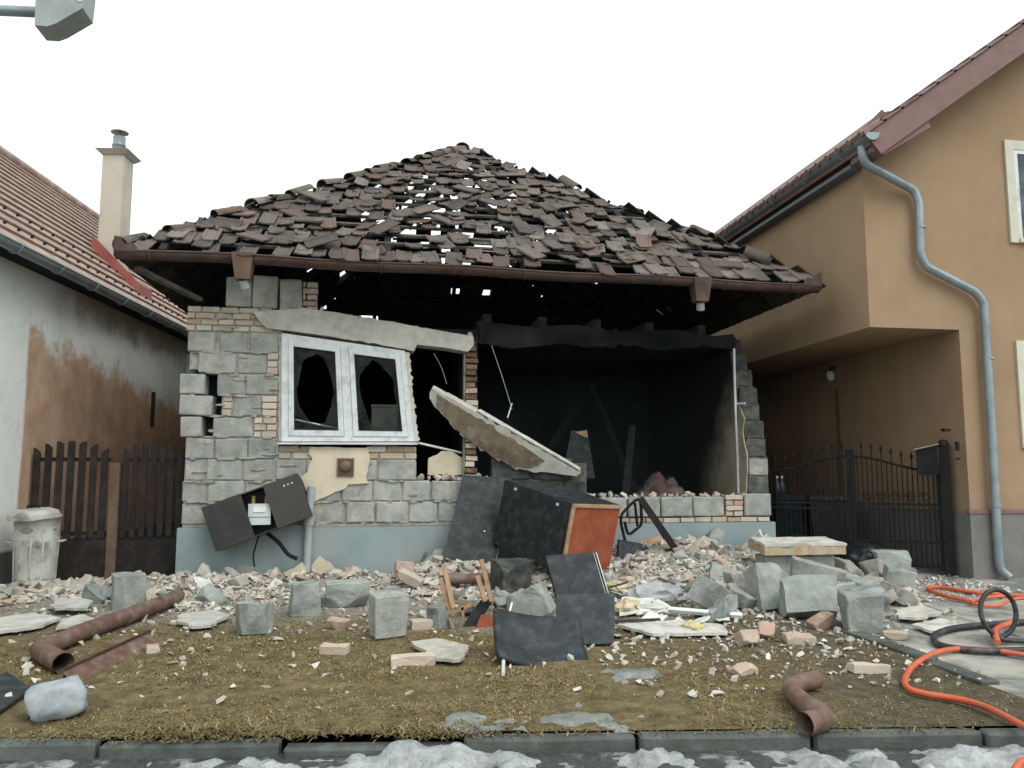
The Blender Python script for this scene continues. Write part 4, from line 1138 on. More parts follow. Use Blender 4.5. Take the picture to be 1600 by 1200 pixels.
# raised steeper roof further back
y0 = at_x(1300, 236, 8.8).y + 1.3
MB().prism([(-1.42, y0, 5.66), (-.50, y0, 6.55), (.5, y0, 6.75), (.5, y0, 5.9)], (0, 12 - y0, 0)).obj('raised_roof', 'tile_grey', rro)
MB().prism([(-1.44, y0 - .04, 5.68), (-.50, y0 - .04, 6.58), (-.46, y0 - .04, 6.52), (-1.40, y0 - .04, 5.60)], (0, .039, 0)).obj('raised_verge', 'maroon', rro)
# gutter and downpipe
GX = 8.62 - 10.1 - .02; GZ = 5.64
gg = half_round([Vector((GX, y, GZ)) for y in np.linspace(-.55, 12.3, 24)], .10, out=lambda a, b: Vector((a, 0, b))).obj('gutter', 'zinc', rh)
MB().tube([(GX - .10, -.55, GZ), (GX - .10, 12.3, GZ)], .014, 6).obj('bead', 'zinc', gg)
MB().prism([(GX + .10 * math.cos(a), -.556, GZ + .10 * math.sin(a)) for a in np.linspace(math.pi, 2 * math.pi, 10)], (0, .006, 0)).obj('end_cap', 'zinc', gg)
for j in range(13):
    MB().tube([(GX + .107 * math.cos(a), .1 + j * .95, GZ + .107 * math.sin(a)) for a in np.linspace(math.pi, 2 * math.pi, 8)], .013, 5).obj('bracket', 'zinc', gg)
off = Vector((10.1, -1.3, 0))
YP = -1.40
pts = [Vector((GX + 10.1, -1.62, GZ - .09)), Vector((GX + 10.1 + .01, -1.62, GZ - .22)), Vector((GX + 10.1 + .06, -1.60, GZ - .32)), at_y(1428, 297, YP), at_y(1436, 318, YP), at_y(1438, 396, YP), at_y(1446, 416, YP), at_y(1524, 456, YP), at_y(1537, 474, YP), at_y(1551, 700, YP), at_y(1560, 870, YP), at_y(1563, 890, YP), at_y(1572, 901, YP) + Vector((.0, -.06, 0))]
pts = [p - off for p in pts]
pf = []
for i, p in enumerate(pts):     # round the bends
    if 0 < i < len(pts) - 1:
        a, b = pts[i - 1], pts[i + 1]
        r1 = min(.05, (p - a).length * .4); r2 = min(.05, (b - p).length * .4)
        pf += [p + (a - p).normalized() * r1, p.lerp(p + (a - p).normalized() * r1 + (b - p).normalized() * r2, .25), p + (b - p).normalized() * r2]
    else: pf.append(p)
dp = MB().tube(pf, .056, 14).obj('downpipe', 'zinc', rh)
for p in (at_y(1438, 355, YP), at_y(1545, 560, YP), at_y(1556, 790, YP)):
    MB().tube([p - off + Vector((0, 0, -.015)), p - off + Vector((0, 0, .015))], .068, 14).obj('pipe_clip', 'zinc', dp)
# windows
def rwin(x0, x1, z0, z1):
    w_ = rbb(MB(), x0, x0 + .13, -1.335, -1.298, z0, z1).obj('window', 'cream_trim', rh)
    rbb(MB(), x0 + .13, x1 - .13, -1.334, -1.298, z1 - .13, z1 - .001).obj('surround', 'cream_trim', w_); rbb(MB(), x0 + .13, x1 - .13, -1.36, -1.298, z0 + .001, z0 + .06).obj('sill', 'cream_trim', w_); rbb(MB(), x1 - .13, x1, -1.335, -1.298, z0, z1).obj('surround', 'cream_trim', w_)
    rbb(MB(), x0 + .13, x1 - .13, -1.308, -1.302, z0 + .06, z1 - .13).obj('pane', 'glass', w_)
    rbb(MB(), x0 + .131, x0 + .19, -1.326, -1.304, z0 + .061, z1 - .131).obj('frame', 'pvc', w_)
    rbb(MB(), x0 + .191, x1 - .13, -1.325, -1.304, z1 - .19, z1 - .131).obj('frame', 'pvc', w_)
rwin(10.95, 12.4, 4.46, 5.92)
rwin(10.92, 12.4, 1.66, 3.10)
# lamp and fittings at the passage
lp = at_x(1303, 585, 10.06)
pl_ = thing('wall_lamp', 'small wall lamp high in the dark passage under the overhang', 'lamp', (10.1, lp.y, lp.z))
MB().tube([(0, 0, .12), (-.10, 0, .12), (-.10, 0, .05)], .015, 6).obj('arm', 'iron', pl_)
m = MB(); m.lathe([(.0, .06), (.05, .05), (.07, 0), (.055, -.09), (0, -.12)], (-.10, 0, 0), 14); m.obj('globe', 'white_plastic', pl_)
tag(MB().tube([(10.06, lp.y - .05, lp.z - .25), (10.06, lp.y - .05, 0)], .02, 6).obj('cable_duct', mk('dark_duct', [(.07, .05, .035), (.1, .07, .05)], 4, .8, .1, 30, 0)), 'dark vertical duct below the passage lamp', 'duct')
p = at_y(1478, 672, -1.34)
tag(MB().box((p.x, -1.34, p.z), (.09, .07, .035)).obj('door_camera', 'iron'), 'small dark fitting on the ochre wall above the gate post', 'fitting')
p = at_y(1497, 697, -1.33)
bl = thing('doorbell', 'small dark doorbell panel on the ochre wall right of the gate', 'doorbell', (p.x, -1.3, p.z))
MB().bb(-.02, .02, -.03, -.001, -.06, .06).obj('panel', 'iron', bl); MB().bb(-.02, .02, -.025, -.001, -.18, -.15).obj('button', 'iron', bl)

# ================================================================== wrought-iron drive gate
GR, GL = Vector((9.98, -1.02, 0)), Vector((8.12, .42, 0))
gd = (GL - GR); GLn = gd.length; gd.normalize(); ga = math.atan2(gd.y, gd.x)
def leaf(label, s0, s1, flip):
    g = thing('drive_gate', label, 'gate', GR + gd * s0, ga, 'iron drive gate leaves')
    Wg = s1 - s0
    def top(f_):
        q = f_ if not flip else 1 - f_        # 1 at the meeting stile
        return 1.34 + .22 * (q * q * (3 - 2 * q))
    MB().tube([(Wg * i / 14, 0, top(i / 14)) for i in range(15)], .018, 6).obj('top_rail', 'iron', g)
    for z in (.90, .82, .40, .08): MB().bb(.0, Wg, -.015, .015, z - .017, z + .017).obj('rail', 'iron', g)
    for x in (.0, Wg): MB().bb(x - .028, x + .028, -.03, .03, .03, top(x / Wg) + (.10 if (x > 0) != flip else .02)).obj('stile', 'iron', g)
    n_ = 17
    for i in range(1, n_):
        x = Wg * i / n_; long_ = i % 2
        z1 = top(i / n_) + (.13 if long_ else -.01)
        b_ = MB().tube([(x, 0, .08), (x, 0, z1)], .0085, 6).obj('bar', 'iron', g)
        if long_: m = MB(); m.lathe([(.008, z1), (.022, z1 + .02), (.02, z1 + .04), (.0, z1 + .10)], (x, 0, 0), 8); m.obj('finial', 'iron', b_)
    for i in range(5):     # scrolls
        x = Wg * (.16 + .17 * i)
        MB().tube([(x + .07 * math.cos(t) * (1 - t / 14), -.012, 1.0 + .07 * math.sin(t) * (1 - t / 14)) for t in np.linspace(0, 9, 22)], .007, 5).obj('scroll', 'iron', g)
    return g
leaf('black iron gate leaf hung on the post beside the ochre house', .08, GLn / 2 - .03, False)
leaf('black iron gate leaf nearest the burnt house', GLn / 2 + .03, GLn - .02, True)
po = thing('gate_post', 'black round-topped gate post against the ochre house corner', 'post', GR, ga)
MB().bb(-.06, .06, -.06, .06, 0, 1.68).obj('shaft', 'iron', po); m = MB(); m.lathe([(.075, 1.681), (.075, 1.70), (.05, 1.76), (0, 1.78)], (0, 0, 0), 10); m.obj('cap', 'iron', po)
mb_ = thing('mailbox', 'black metal mailbox with a sloping lid fixed to the gate post', 'mailbox', GR + gd * .20 + Vector((0, -.0, 1.30)), ga)
MB().hexa([(-.13, .035, 0), (.13, .035, 0), (.13, .16, 0), (-.13, .16, 0), (-.13, .035, .40), (.13, .035, .33), (.13, .16, .33), (-.13, .16, .40)]).obj('body', 'iron', mb_)
MB().hexa([(-.15, .02, .401), (.15, .02, .331), (.15, .18, .331), (-.15, .18, .401), (-.15, .02, .42), (.15, .02, .35), (.15, .18, .35), (-.15, .18, .42)]).obj('lid', mk('mailbox_lid', [(.20, .19, .16), (.25, .235, .2)], 4, .6, .1, 40, 0), mb_)
# things behind the gate
def sack(name, label, x, y, z, s, seed, mat='bag', cat='bag'):
    bm = bmesh.new(); bmesh.ops.create_icosphere(bm, subdivisions=4, radius=1)
    for v in bm.verts:
        q = v.co.copy(); k = 1 + .16 * mnoise.noise(q * 2 + Vector((seed, 0, 0))) + .09 * mnoise.noise(q * 5 + Vector((0, seed, 0))) + .05 * mnoise.noise(q * 11)
        v.co = Vector((q.x * s[0], q.y * s[1], max(-.75, q.z) * s[2])) * k
        v.co.z += .75 * s[2]
    return tag(link(name, bm_mesh(bm, name, mat, True), None, (x, y, z), (0, 0, seed)), label, cat)
def wheelie(label, x, y, rz, col):
    b_ = thing('wheeled_bin', label, 'bin', (x, y, 0), rz)
    MB().hexa([(-.22, -.2, .08), (.22, -.2, .08), (.22, .22, .08), (-.22, .22, .08), (-.28, -.27, .92), (.28, -.27, .92), (.28, .3, .92), (-.28, .3, .92)]).obj('body', col, b_)
    MB().hexa([(-.30, -.30, .921), (.30, -.30, .921), (.30, .33, .921), (-.30, .33, .921), (-.26, -.24, .99), (.26, -.24, .99), (.26, .3, .99), (-.26, .3, .99)]).obj('lid', col, b_)
    for sx in (-.25, .25): MB().tube([(sx - .03, .26, .1), (sx + .03, .26, .1)], .1, 12).obj('wheel', 'iron', b_)
C['bin_blue'] = mk('dark_blue_plastic', [(.010, .018, .026), (.016, .026, .036)], 4, .5, .1, 40, 0, .4)
wheelie('dark blue wheeled bin behind the gate by the burnt house', 8.50, .75, .2, 'bin_blue')
wheelie('dark wheeled bin behind the middle of the iron gate', 9.15, .55, -.3, 'box_black')
sack('rubbish_bag', 'black rubbish bag in front of the iron gate', 9.0, -.62, .0, (.42, .3, .22), 1)
sack('rubbish_bag', 'shiny black rubbish bag against the corner of the burnt house', 8.35, -.1, .0, (.3, .3, .26), 2)
for k, (x, y, z) in enumerate(((8.45, .70, .99), (8.55, .74, .99))):
    b_ = thing('plastic_bottle', ('left' if k == 0 else 'right') + ' one of two white-capped bottles on the blue bin', 'bottle', (x, y, z))
    m = MB(); m.lathe([(.0, 0), (.04, 0), (.042, .16), (.015, .22), (.015, .25)], (0, 0, 0), 12); m.obj('body', 'glass', b_); m = MB(); m.lathe([(.02, .25), (.02, .285), (0, .285)], (0, 0, 0), 10); m.obj('cap', 'white_plastic', b_)

# ================================================================== street lamp at the top left (its post stands outside the picture)
def along(px, py, dd): return CAM + ray(px, py) * dd
a = along(104, 30, 6.2)
lm = thing('street_lamp', 'grey street lamp head reaching in at the top left corner', 'street lamp', (a.x - 1.5, a.y, -.14))
hz = a.z + .14
m = MB(); m.lathe([(.09, 0), (.09, .5), (.065, .6), (.05, hz + .65), (0, hz + .67)], (0, 0, 0), 14); m.obj('pole', 'zinc', lm)
MB().tube(smooth_path([(0, 0, hz - .02), (.5, 0, hz + .0), (1.1, 0, hz + .03), (1.36, 0, hz + .04)]), .04, 10).obj('arm', 'zinc', lm)
MB().prism([(1.33, -.13, hz - .14), (1.42, -.13, hz - .14), (1.48, -.13, hz - .11), (1.66, -.13, hz + .03), (1.67, -.13, hz + .25), (1.60, -.13, hz + .32), (1.36, -.13, hz + .32), (1.32, -.13, hz + .2)], (0, .22, 0)).obj('lamp_head', 'pipe_grey', lm)
MB().prism([(1.545, -.134, hz + .16), (1.63, -.134, hz + .07), (1.655, -.134, hz + .08), (1.655, -.134, hz + .24), (1.56, -.134, hz + .28)], (0, .003, 0)).obj('lens', 'lens', lm)

# ================================================================== fallen things before the house
def ground_pt(px, py):
    z = 0
    for _ in range(10):
        p = at_z(px, py, z); z = dz(p.x, p.y)
    return Vector((p.x, p.y, z))
def lift(p, h): return Vector((p.x, p.y, p.z + h))

# ---- gas meter box torn off the wall
mc = at_y(405, 800, -.22)
gm_ = thing('gas_meter_box', 'dark gas meter box torn open and tilted against the blue plinth', 'meter box', mc)
gm_.rotation_euler = (rad(-4), rad(-20.5), rad(3))
w2, h2, d2 = .60, .28, .17
bx = MB()
bx.bb(-w2, w2, d2 - .015, d2, -h2, h2); bx.bb(-w2, w2, -d2, d2 - .016, h2 - .015, h2); bx.bb(-w2, w2, -d2, d2 - .016, -h2, -h2 + .015); bx.bb(-w2, -w2 + .015, -d2, d2 - .016, -h2 + .016, h2 - .016); bx.bb(w2 - .015, w2, -d2, d2 - .016, -h2 + .016, h2 - .016)
bx.obj('shell', 'box_black', gm_)
MB().bb(-w2 - .004, -.12, -d2 - .02, -d2 - .002, -h2 - .004, h2 + .004).obj('door', 'box_black', gm_)
rd = MB().bb(.16, w2 + .004, -d2 - .02, -d2 - .002, -h2 - .004, h2 + .004).obj('door', mk('brown_grey_door', [(.035, .034, .031), (.048, .045, .041)], 4, .55, .1, 40, 0, .4, dirt=(.07, .062, .055), damt=.3), gm_)
for k in range(3): MB().box((.40 + .05 * k, -d2 - .022, .19), (.018, .006, .018)).obj('rivet', 'white_plastic', rd)
mt = MB().box((.02, -.06, -.03), (.27, .18, .26)).obj('gas_meter', 'meter', gm_)
mt.rotation_euler = (0, rad(20), 0)
MB().box((.02, -.155, .03), (.15, .014, .07)).obj('dial', 'white_plastic', mt); MB().box((.02, -.154, -.06), (.255, .010, .012)).obj('seam', 'pipe_grey', mt)
for sx in (-.07, .09): MB().tube([(sx, -.04, .10), (sx, -.04, .2)], .025, 10).obj('fitting', mk('brass', [(.25, .19, .05), (.33, .26, .09)], 5, .4, .1, 30, 0, .5), mt)
m = MB(); m.tube(smooth_path([(-.10, .05, -h2), (-.16, .03, -.36), (-.24, 0, -.50), (-.26, 0, -.62)]), .012, 6); m.tube(smooth_path([(.0, .05, -h2), (.10, .03, -.45), (.16, .0, -.62), (.25, 0, -.72)]), .025, 8)
m.obj('cable', 'iron', gm_)
# grey pipe standing before the plinth
vp = at_y(479, 905, -.10)
v_ = thing('vent_pipe', 'grey vertical pipe with a socket in front of the blue plinth', 'pipe', (vp.x, -.10, 0))
MB().tube([(0, 0, .0), (0.01, 0, .66)], .052, 12).obj('pipe', 'pipe_grey', v_); MB().tube([(.01, 0, .661), (.012, 0, .80)], .068, 12).obj('socket', 'pipe_grey', v_)
MB().tube([(.012, 0, .801), (.03, .03, 1.15)], .05, 12).obj('upper_pipe', 'pipe_grey', v_)

def panel(name, mat, a, b, c_, th, label, cat, seed=0, parent=None):
    """a flat board with corners a (start), b (along its length), c (along its width)"""
    a, b, c_ = Vector(a), Vector(b), Vector(c_); d_ = b + c_ - a
    n_ = (b - a).cross(c_ - a).normalized() * th
    r = random.Random(seed)
    o = MB().hexa([a, b, d_, c_, a + n_, b + n_, d_ + n_, c_ + n_]).obj(name, mat, parent)
    return tag(o, label, cat) if label else o
# ---- wardrobe boards
t = thing('wardrobe_door', 'tall black scorched wardrobe door leaning on the low wall', 'door')
a = at_y(680, 925, -.80); b = at_y(724, 742, -.10); c = at_y(764, 928, -.74)
panel('board', 'black_board', a, b, c, .022, None, None, 0, t)
n_ = (b - a).cross(c - a).normalized()
e1, e2 = c + (b - a) * .02, c + (b - a) * .98
MB().bar(e1 + n_ * .01 - (a - c).normalized() * .005, e2 + n_ * .01 - (a - c).normalized() * .005, .010, .024, a - c).obj('edge_strip', 'raw_wood', t)
MB().box(at_y(757, 830, -.44) , (.02, .02, .02)).obj('knob', 'white_plastic', t)
# ---- cabinet on its side, hardboard back showing orange
cb_c = at_y(868, 820, -.80)
cb = thing('cabinet', 'black cabinet lying on its side with an orange wooden end', 'cabinet', cb_c)
cb.rotation_euler = (Matrix.Rotation(rad(9), 3, 'Y') @ Matrix.Rotation(rad(9), 3, 'X') @ Matrix.Rotation(rad(-57), 3, 'Z')).to_euler()
cw_, cd_, chh = 1.22, .86, .84
MB().bb(-cw_ / 2, cw_ / 2, -cd_ / 2, cd_ / 2, -chh / 2, chh / 2).obj('carcass', 'black_board', cb)
MB().bb(cw_ / 2 + .001, cw_ / 2 + .012, -cd_ / 2 + .03, cd_ / 2, -chh / 2 + .02, chh / 2 - .03).obj('end_panel', 'orange_wood', cb)
for z in (-chh / 2 + .01, chh / 2 - .02): MB().bb(cw_ / 2 + .0125, cw_ / 2 + .035, -cd_ / 2 + .0, cd_ / 2, z - .02, z + .02).obj('edge_strip', 'raw_wood' if z > 0 else 'pipe_brown', cb)
MB().bb(cw_ / 2 + .0125, cw_ / 2 + .034, -cd_ / 2 - .002, -cd_ / 2 + .05, -chh / 2 + .031, chh / 2 - .041).obj('edge_strip', 'raw_wood', cb)
MB().bb(-cw_ / 2 + .02, cw_ / 2 - .02, -cd_ / 2 - .022, -cd_ / 2 - .001, -chh / 2 + .015, chh / 2 - .015).obj('door', 'black_board', cb)
for sx in (-.35, .42): MB().box((sx, -cd_ / 2 - .03, chh / 2 - .06), (.035, .012, .03)).obj('hinge', 'white_plastic', cb)
# ---- overturned chair
g0 = ground_pt(1020, 895)
chair = thing('chair', 'overturned black tubular chair beside the orange cabinet end', 'chair')
Y_ = -.55
def cp(px, py, y=Y_): return at_y(px, py, y)
MB().tube(smooth_path([cp(985, 880, -.6), cp(978, 850), cp(970, 812), cp(978, 796), cp(998, 780), cp(1002, 800), cp(1002, 818), cp(995, 826), cp(982, 834), cp(976, 815)], 5), .020, 8).obj('frame', 'iron', chair)
MB().tube(smooth_path([cp(992, 786, -.45), cp(994, 805, -.45), cp(996, 822, -.45)], 4), .018, 8).obj('frame', 'iron', chair)
MB().bar(cp(1000, 778), cp(1072, 882, -.75), .085, .035, (1, 0, .6)).obj('leg', 'iron', chair)
MB().bar(cp(1000, 779, -.5), cp(1038, 842, -.5), .02, .02).obj('stretcher', 'iron', chair)
ragged_slab('seat', 'black_board', [cp(968, 846, -.7), cp(1005, 852, -.55), cp(1022, 862, -.5), cp(1002, 892, -.75), cp(966, 888, -.85)], (0, .08, .02), chair, 1, .2, .004)
ragged_slab('backrest', 'black_board', [cp(1040, 862, -.7), cp(1085, 858, -.65), cp(1092, 890, -.85), cp(1052, 898, -.95)], (0, .06, .03), chair, 2, .2, .004)
tag(ragged_slab('burnt_board', 'raw_wood', [cp(1000, 846, -.35), cp(1035, 838, -.3), cp(1055, 870, -.4), cp(1010, 876, -.45)], (0, .02, .01), None, 3, .2, .006), 'grey-brown board leaning behind the overturned chair', 'board')
bpy.data.objects['burnt_board'].name = 'wood_scrap'
# ---- loose black panels and seat before the cabinet
def gp(px, py, h=0.0): return lift(ground_pt(px, py), h)
g1, g2 = ground_pt(872, 948), ground_pt(948, 940)
t = thing('cabinet_drawer', 'black drawer with pale striped edges standing below the cabinet', 'drawer')  # a loose drawer from the cabinet, stood up
a, b = g1 + Vector((0, .05, .02)), g2 + Vector((0, .05, .02)); up2 = Vector((-.08, .25, .46))
panel('front', 'black_board', a, b, a + up2, .03, None, None, 0, t)
sd = (b - a).normalized()
for k in range(3): MB().bar(b + sd * (.012 + .022 * k) + Vector((0, .01 * k, .0)), b + up2 + sd * (.012 + .022 * k) + Vector((0, .01 * k, 0)), .009 if k != 1 else .012, .03, sd).obj('edge_strip', 'black_board' if k == 1 else 'white_plastic', t)
a = ground_pt(888, 1011); b = ground_pt(958, 1009); up3 = Vector((.02, .32, .36))
ragged_slab('square_board', 'black_board', [lift(a, .01), lift(b, .01), lift(b, .01) + up3 * .5 + sd * .06, lift(b, .01) + up3 + sd * .10, lift(a, .01) + up3 - sd * .06, lift(a, .01) + up3 * .4 - sd * .10], (0, -.012, .012), None, 4, .5, .0)
tag(bpy.data.objects['square_board'], 'dark square board propped upright on the rubble edge', 'board')
bm = bmesh.new(); bmesh.ops.create_grid(bm, x_segments=16, y_segments=8, size=.5)
for v in bm.verts:
    x, y = v.co.x, v.co.y
    r_ = 1 - .35 * max(0, abs(x) * 2 - .55) ** 2
    v.co = Vector((x * 1.02, y * .62 * r_, .10 * (x * 2) ** 2 * .6 + .02 + .03 * (y * 2) ** 2))
bmesh.ops.solidify(bm, geom=bm.faces[:], thickness=.035)
o = link('moulded_shell', bm_mesh(bm, 'moulded_shell', 'black_board', True), None, gp(845, 1034, .10) + Vector((0, .14, 0)), (rad(40), rad(8), rad(4)), (.72, .80, 1))
tag(o, 'curved black moulded chair seat lying at the front of the rubble', 'chair seat')
# ---- broken stool: splayed sticks
st_ = thing('broken_stool', 'smashed wooden stool with splayed legs below the leaning black door', 'stool')
YS = ground_pt(720, 985).y + .12
for k, (p, q) in enumerate((((690, 908), (705, 960)), ((694, 884), (708, 950)), ((752, 874), (768, 940)), ((746, 900), (758, 940)))):
    MB().bar(at_y(*p, YS + .05), at_y(*q, YS - .02 * k), .042, .03, (1, 0, 0)).obj('leg', 'raw_wood', st_)
for p, q in (((705, 958), (736, 945)), ((702, 965), (710, 985)), ((722, 948), (724, 968))): MB().bar(at_y(*p, YS - .06), at_y(*q, YS - .06), .03, .025).obj('stretcher', 'raw_wood', st_)
ragged_slab('seat', 'black_board', [at_y(*q, YS) for q in ((720, 988), (735, 960), (752, 938), (772, 936), (758, 960), (742, 992))], (0, .03, 0), st_, 3, .1, .008)
ragged_slab('seat_lining', 'orange_wood', [at_y(*q, YS - .04) for q in ((745, 978), (752, 962), (766, 960), (774, 980), (760, 988))], (0, .02, 0), st_, 4, .1, .006)
MB().bar(at_y(772, 942, YS), at_y(788, 980, YS - .05), .02, .02).obj('stretcher', 'iron', st_)
tag(MB().tube([at_y(800, 942, YS), at_y(793, 968, YS - .15), gp(786, 1000, .14)], .011, 6).obj('white_rod', 'white_plastic'), 'thin white rod slanting down beside the smashed stool', 'rod')
t = thing('water_pipe', 'short pipe stub with a brass joint lying on the grass edge', 'pipe')
MB().tube([gp(786, 1058, .02), gp(787, 1030, .05)], .014, 8).obj('pipe', 'white_plastic', t); MB().tube([gp(787, 1031, .05), gp(787, 1016, .08)], .022, 8).obj('joint', 'raw_wood', t)

# ---- broken brown downpipes
def hollow_pipe(name, pts, r, mat, label, cat, sub=6, parent=None):
    P = smooth_path(pts, sub); rs = [r * (1 + .07 * mnoise.noise(p * 9)) for p in P]; m = MB(); m.tube(P, rs, 16, cap=False); m.tube(P[::-1], [q - .005 for q in rs[::-1]], 16, cap=False)
    o = m.obj(name, mat, parent)
    return tag(o, label, cat) if label else o
p1 = [gp(278, 944, .09), gp(240, 962, .09), gp(150, 994, .08), gp(82, 1022, .08)]
dpl = thing('downpipe', 'long brown downpipe with an elbow lying on the lawn left', 'downpipe')
hollow_pipe('pipe', p1, .072, 'pipe_brown', None, None, 4, dpl)
hollow_pipe('elbow', [gp(92, 1020, .085), gp(72, 1026, .085), gp(62, 1032, .08), gp(78, 1042, .075), gp(98, 1052, .07)], .075, 'pipe_brown', None, None, 5, dpl)
for q in (.35, .62):
    c0 = p1[1].lerp(p1[3], q); dd = (p1[3] - p1[1]).normalized(); MB().tube([c0 - dd * .02, c0 + dd * .02], .078, 16).obj('collar', 'pipe_brown', dpl)
el = thing('downpipe_elbow', 'short brown double-bent downpipe elbow lying near the kerb', 'downpipe')
hollow_pipe('pipe', [gp(1276, 1078, .07), gp(1256, 1084, .075), gp(1240, 1090, .075), gp(1238, 1100, .075), gp(1258, 1118, .075), gp(1278, 1134, .07)], .058, 'pipe_brown', None, None, 5, el)
hollow_pipe('mouth', [gp(1272, 1130, .07), gp(1286, 1138, .07), gp(1282, 1144, .068), gp(1258, 1150, .065)], .065, 'pipe_brown', None, None, 5, el)
t = thing('gutter_strip', 'rusty red-brown gutter channel lying on the lawn beside the long downpipe', 'gutter')
a, b = gp(240, 1004, .03), gp(108, 1068, .03)
MB().bar(a, b, .13, .008, (1, 1, -.6)).obj('flange', 'pipe_brown', t); MB().bar(a + Vector((-.05, .04, .03)), b + Vector((-.05, .04, .03)), .09, .008, (.3, .3, 1)).obj('flange', 'gutter', t)
tag(panel('fallen_board', 'black_board', gp(-40, 1146, .012), gp(50, 1085, .02), gp(-80, 1110, .012), .02, None, None), 'flat dark board lying at the lawn corner by the stone', 'board')
pb_ = ground_pt(760, 925)
hollow_pipe('downpipe', [gp(692, 922, .13) , gp(760, 922, .135), gp(828, 918, .14)], .062, 'pipe_brown', 'short red-brown pipe lying level behind the smashed stool', 'downpipe', 3)

# ---- concrete blocks knocked out of the wall
def big_block(px0, py0, px1, py1, label, mat='block_fallen', yaw=0.0, tilt=0.0, roll=0.0, dr=.75, seed=0, chip=.12, up=0.0, name='concrete_block', cat='block', hs=.92, ws=.93):
    g = ground_pt((px0 + px1) / 2, py1 - 2)
    D = depth(g); w = (px1 - px0) / F * D * ws; h = (py1 - py0) / F * D * hs
    dep = w * dr
    me = rough_box(name, mat, seed + 500, 2, .010, .014, chip, (w, dep, h), 3)
    o = link(name, me, None, g + Vector((0, dep * .42, h * .47 + up)), (rad(tilt), rad(roll), rad(yaw)))
    return tag(o, label, cat)
big_block(164, 893, 226, 957, 'upright grey block with a pale cream side by the long downpipe', yaw=28, seed=1, ws=.78)
big_block(358, 942, 425, 996, 'dark grey block lying alone at the grass edge below the meter box', yaw=-18, tilt=-6, seed=2, ws=.85)
big_block(450, 908, 498, 966, 'narrow upright grey block at the foot of the grey pipe', yaw=12, seed=3, dr=.9)
big_block(505, 908, 577, 952, 'wide low grey block right of the grey pipe', yaw=5, seed=4, dr=.6)
big_block(572, 924, 640, 1001, 'largest upright pale block in front of the blue plinth', mat='block', yaw=14, seed=5, ws=.85, dr=.7)
big_block(798, 918, 868, 972, 'tilted grey block between the smashed stool and the black drawer', yaw=-25, roll=-24, seed=6, ws=.9)
big_block(772, 846, 836, 906, 'sooted block lying under the black cabinet', mat='block_soot', yaw=20, seed=7)
big_block(1078, 902, 1160, 962, 'grey block resting on its edge, one corner pointing up', yaw=40, tilt=22, roll=20, seed=8, ws=.72, hs=.72, up=.04)
big_block(1180, 880, 1240, 958, 'rough grey block leaning left of the chipped wide block', yaw=10, tilt=-22, seed=9)
big_block(1230, 906, 1322, 972, 'wide chipped grey block in the middle of the right heap', yaw=-14, tilt=-28, seed=10, chip=.2, dr=.7)
big_block(1324, 925, 1392, 992, 'square grey block at the front corner of the driveway', yaw=-14, seed=11, ws=.85, dr=.8)
big_block(1370, 858, 1432, 906, 'pale grey block standing close to the iron gate', yaw=-10, seed=12, ws=.88)
big_block(1388, 888, 1442, 932, 'tilted grey block in front of the block by the gate', yaw=-20, roll=12, seed=13, ws=.85)
big_block(1138, 846, 1192, 902, 'beige rubble block standing against the plinth near its right end', mat='mortar', yaw=8, seed=14, chip=.2)
big_block(1242, 878, 1330, 938, 'long grey block half buried under the flat slab', yaw=-24, roll=14, seed=15, dr=.6)
big_block(1308, 902, 1378, 940, 'low grey block behind the square driveway block', yaw=-30, roll=8, seed=16)
big_block(668, 948, 705, 985, 'small grey block beside the smashed stool', yaw=30, seed=17)
bm = bmesh.new(); bmesh.ops.create_icosphere(bm, subdivisions=4, radius=1)
for v in bm.verts:
    q = v.co.copy(); q = q * .6 + q / max(abs(c_) for c_ in q) * .4
    v.co = Vector((q.x * .165 - q.z * .02, q.y * .14, q.z * .115)) * (1 + .22 * mnoise.noise(q * 1.1 + Vector((4, 1, 0))) + .04 * mnoise.noise(q * 5))
g = ground_pt(74, 1130)
tag(link('field_stone', bm_mesh(bm, 'field_stone', 'stone', True), None, g + Vector((0, .12, .10)), (0, rad(-14), rad(15))), 'smooth pale blue-grey field stone at the lawn corner', 'stone')
t = thing('flat_slab', 'flat white-topped slab with a rusty orange edge lying on blocks', 'slab')
g = ground_pt(1260, 905)
a, b = at_y(1196, 868, g.y + .35), at_y(1322, 866, g.y + .35)
ragged_slab('slab', mk('rusty_edge', [(.30, .27, .21), (.42, .36, .27), (.42, .22, .09)], 7, .95, .6, 60, 0), [a, b, b + Vector((.02, .5, .04)), a + Vector((.02, .5, .04))], (0, 0, .10), t, 3, .08, .018)
ragged_slab('skim', 'shard', [a + Vector((0, 0, .103)), b + Vector((0, 0, .103)), b + Vector((.02, .5, .143)), a + Vector((.02, .5, .143))], (0, 0, .03), t, 4, .08, .02)
tag(link('rubble_support', rough_box('rubble_support', 'block', 590, 1, .02, .01, .1, (.9, .4, max(.15, a.z - .02)))), 'grey rubble packed under the flat white-topped slab', 'rubble')
bpy.data.objects['rubble_support'].location = ((a.x + b.x) / 2, a.y + .32, (a.z - .02) / 2)
t = thing('broken_trim', 'tilted broken board with white edges sticking up by the beige block', 'board')
panel('board', 'chunk_mortar', at_y(1152, 862, -.5), at_y(1186, 832, -.45), at_y(1158, 874, -.5), .05, None, None, 0, t)
MB().bar(at_y(1186, 828, -.5), at_y(1192, 842, -.5), .03, .03).obj('edge', 'white_plastic', t)

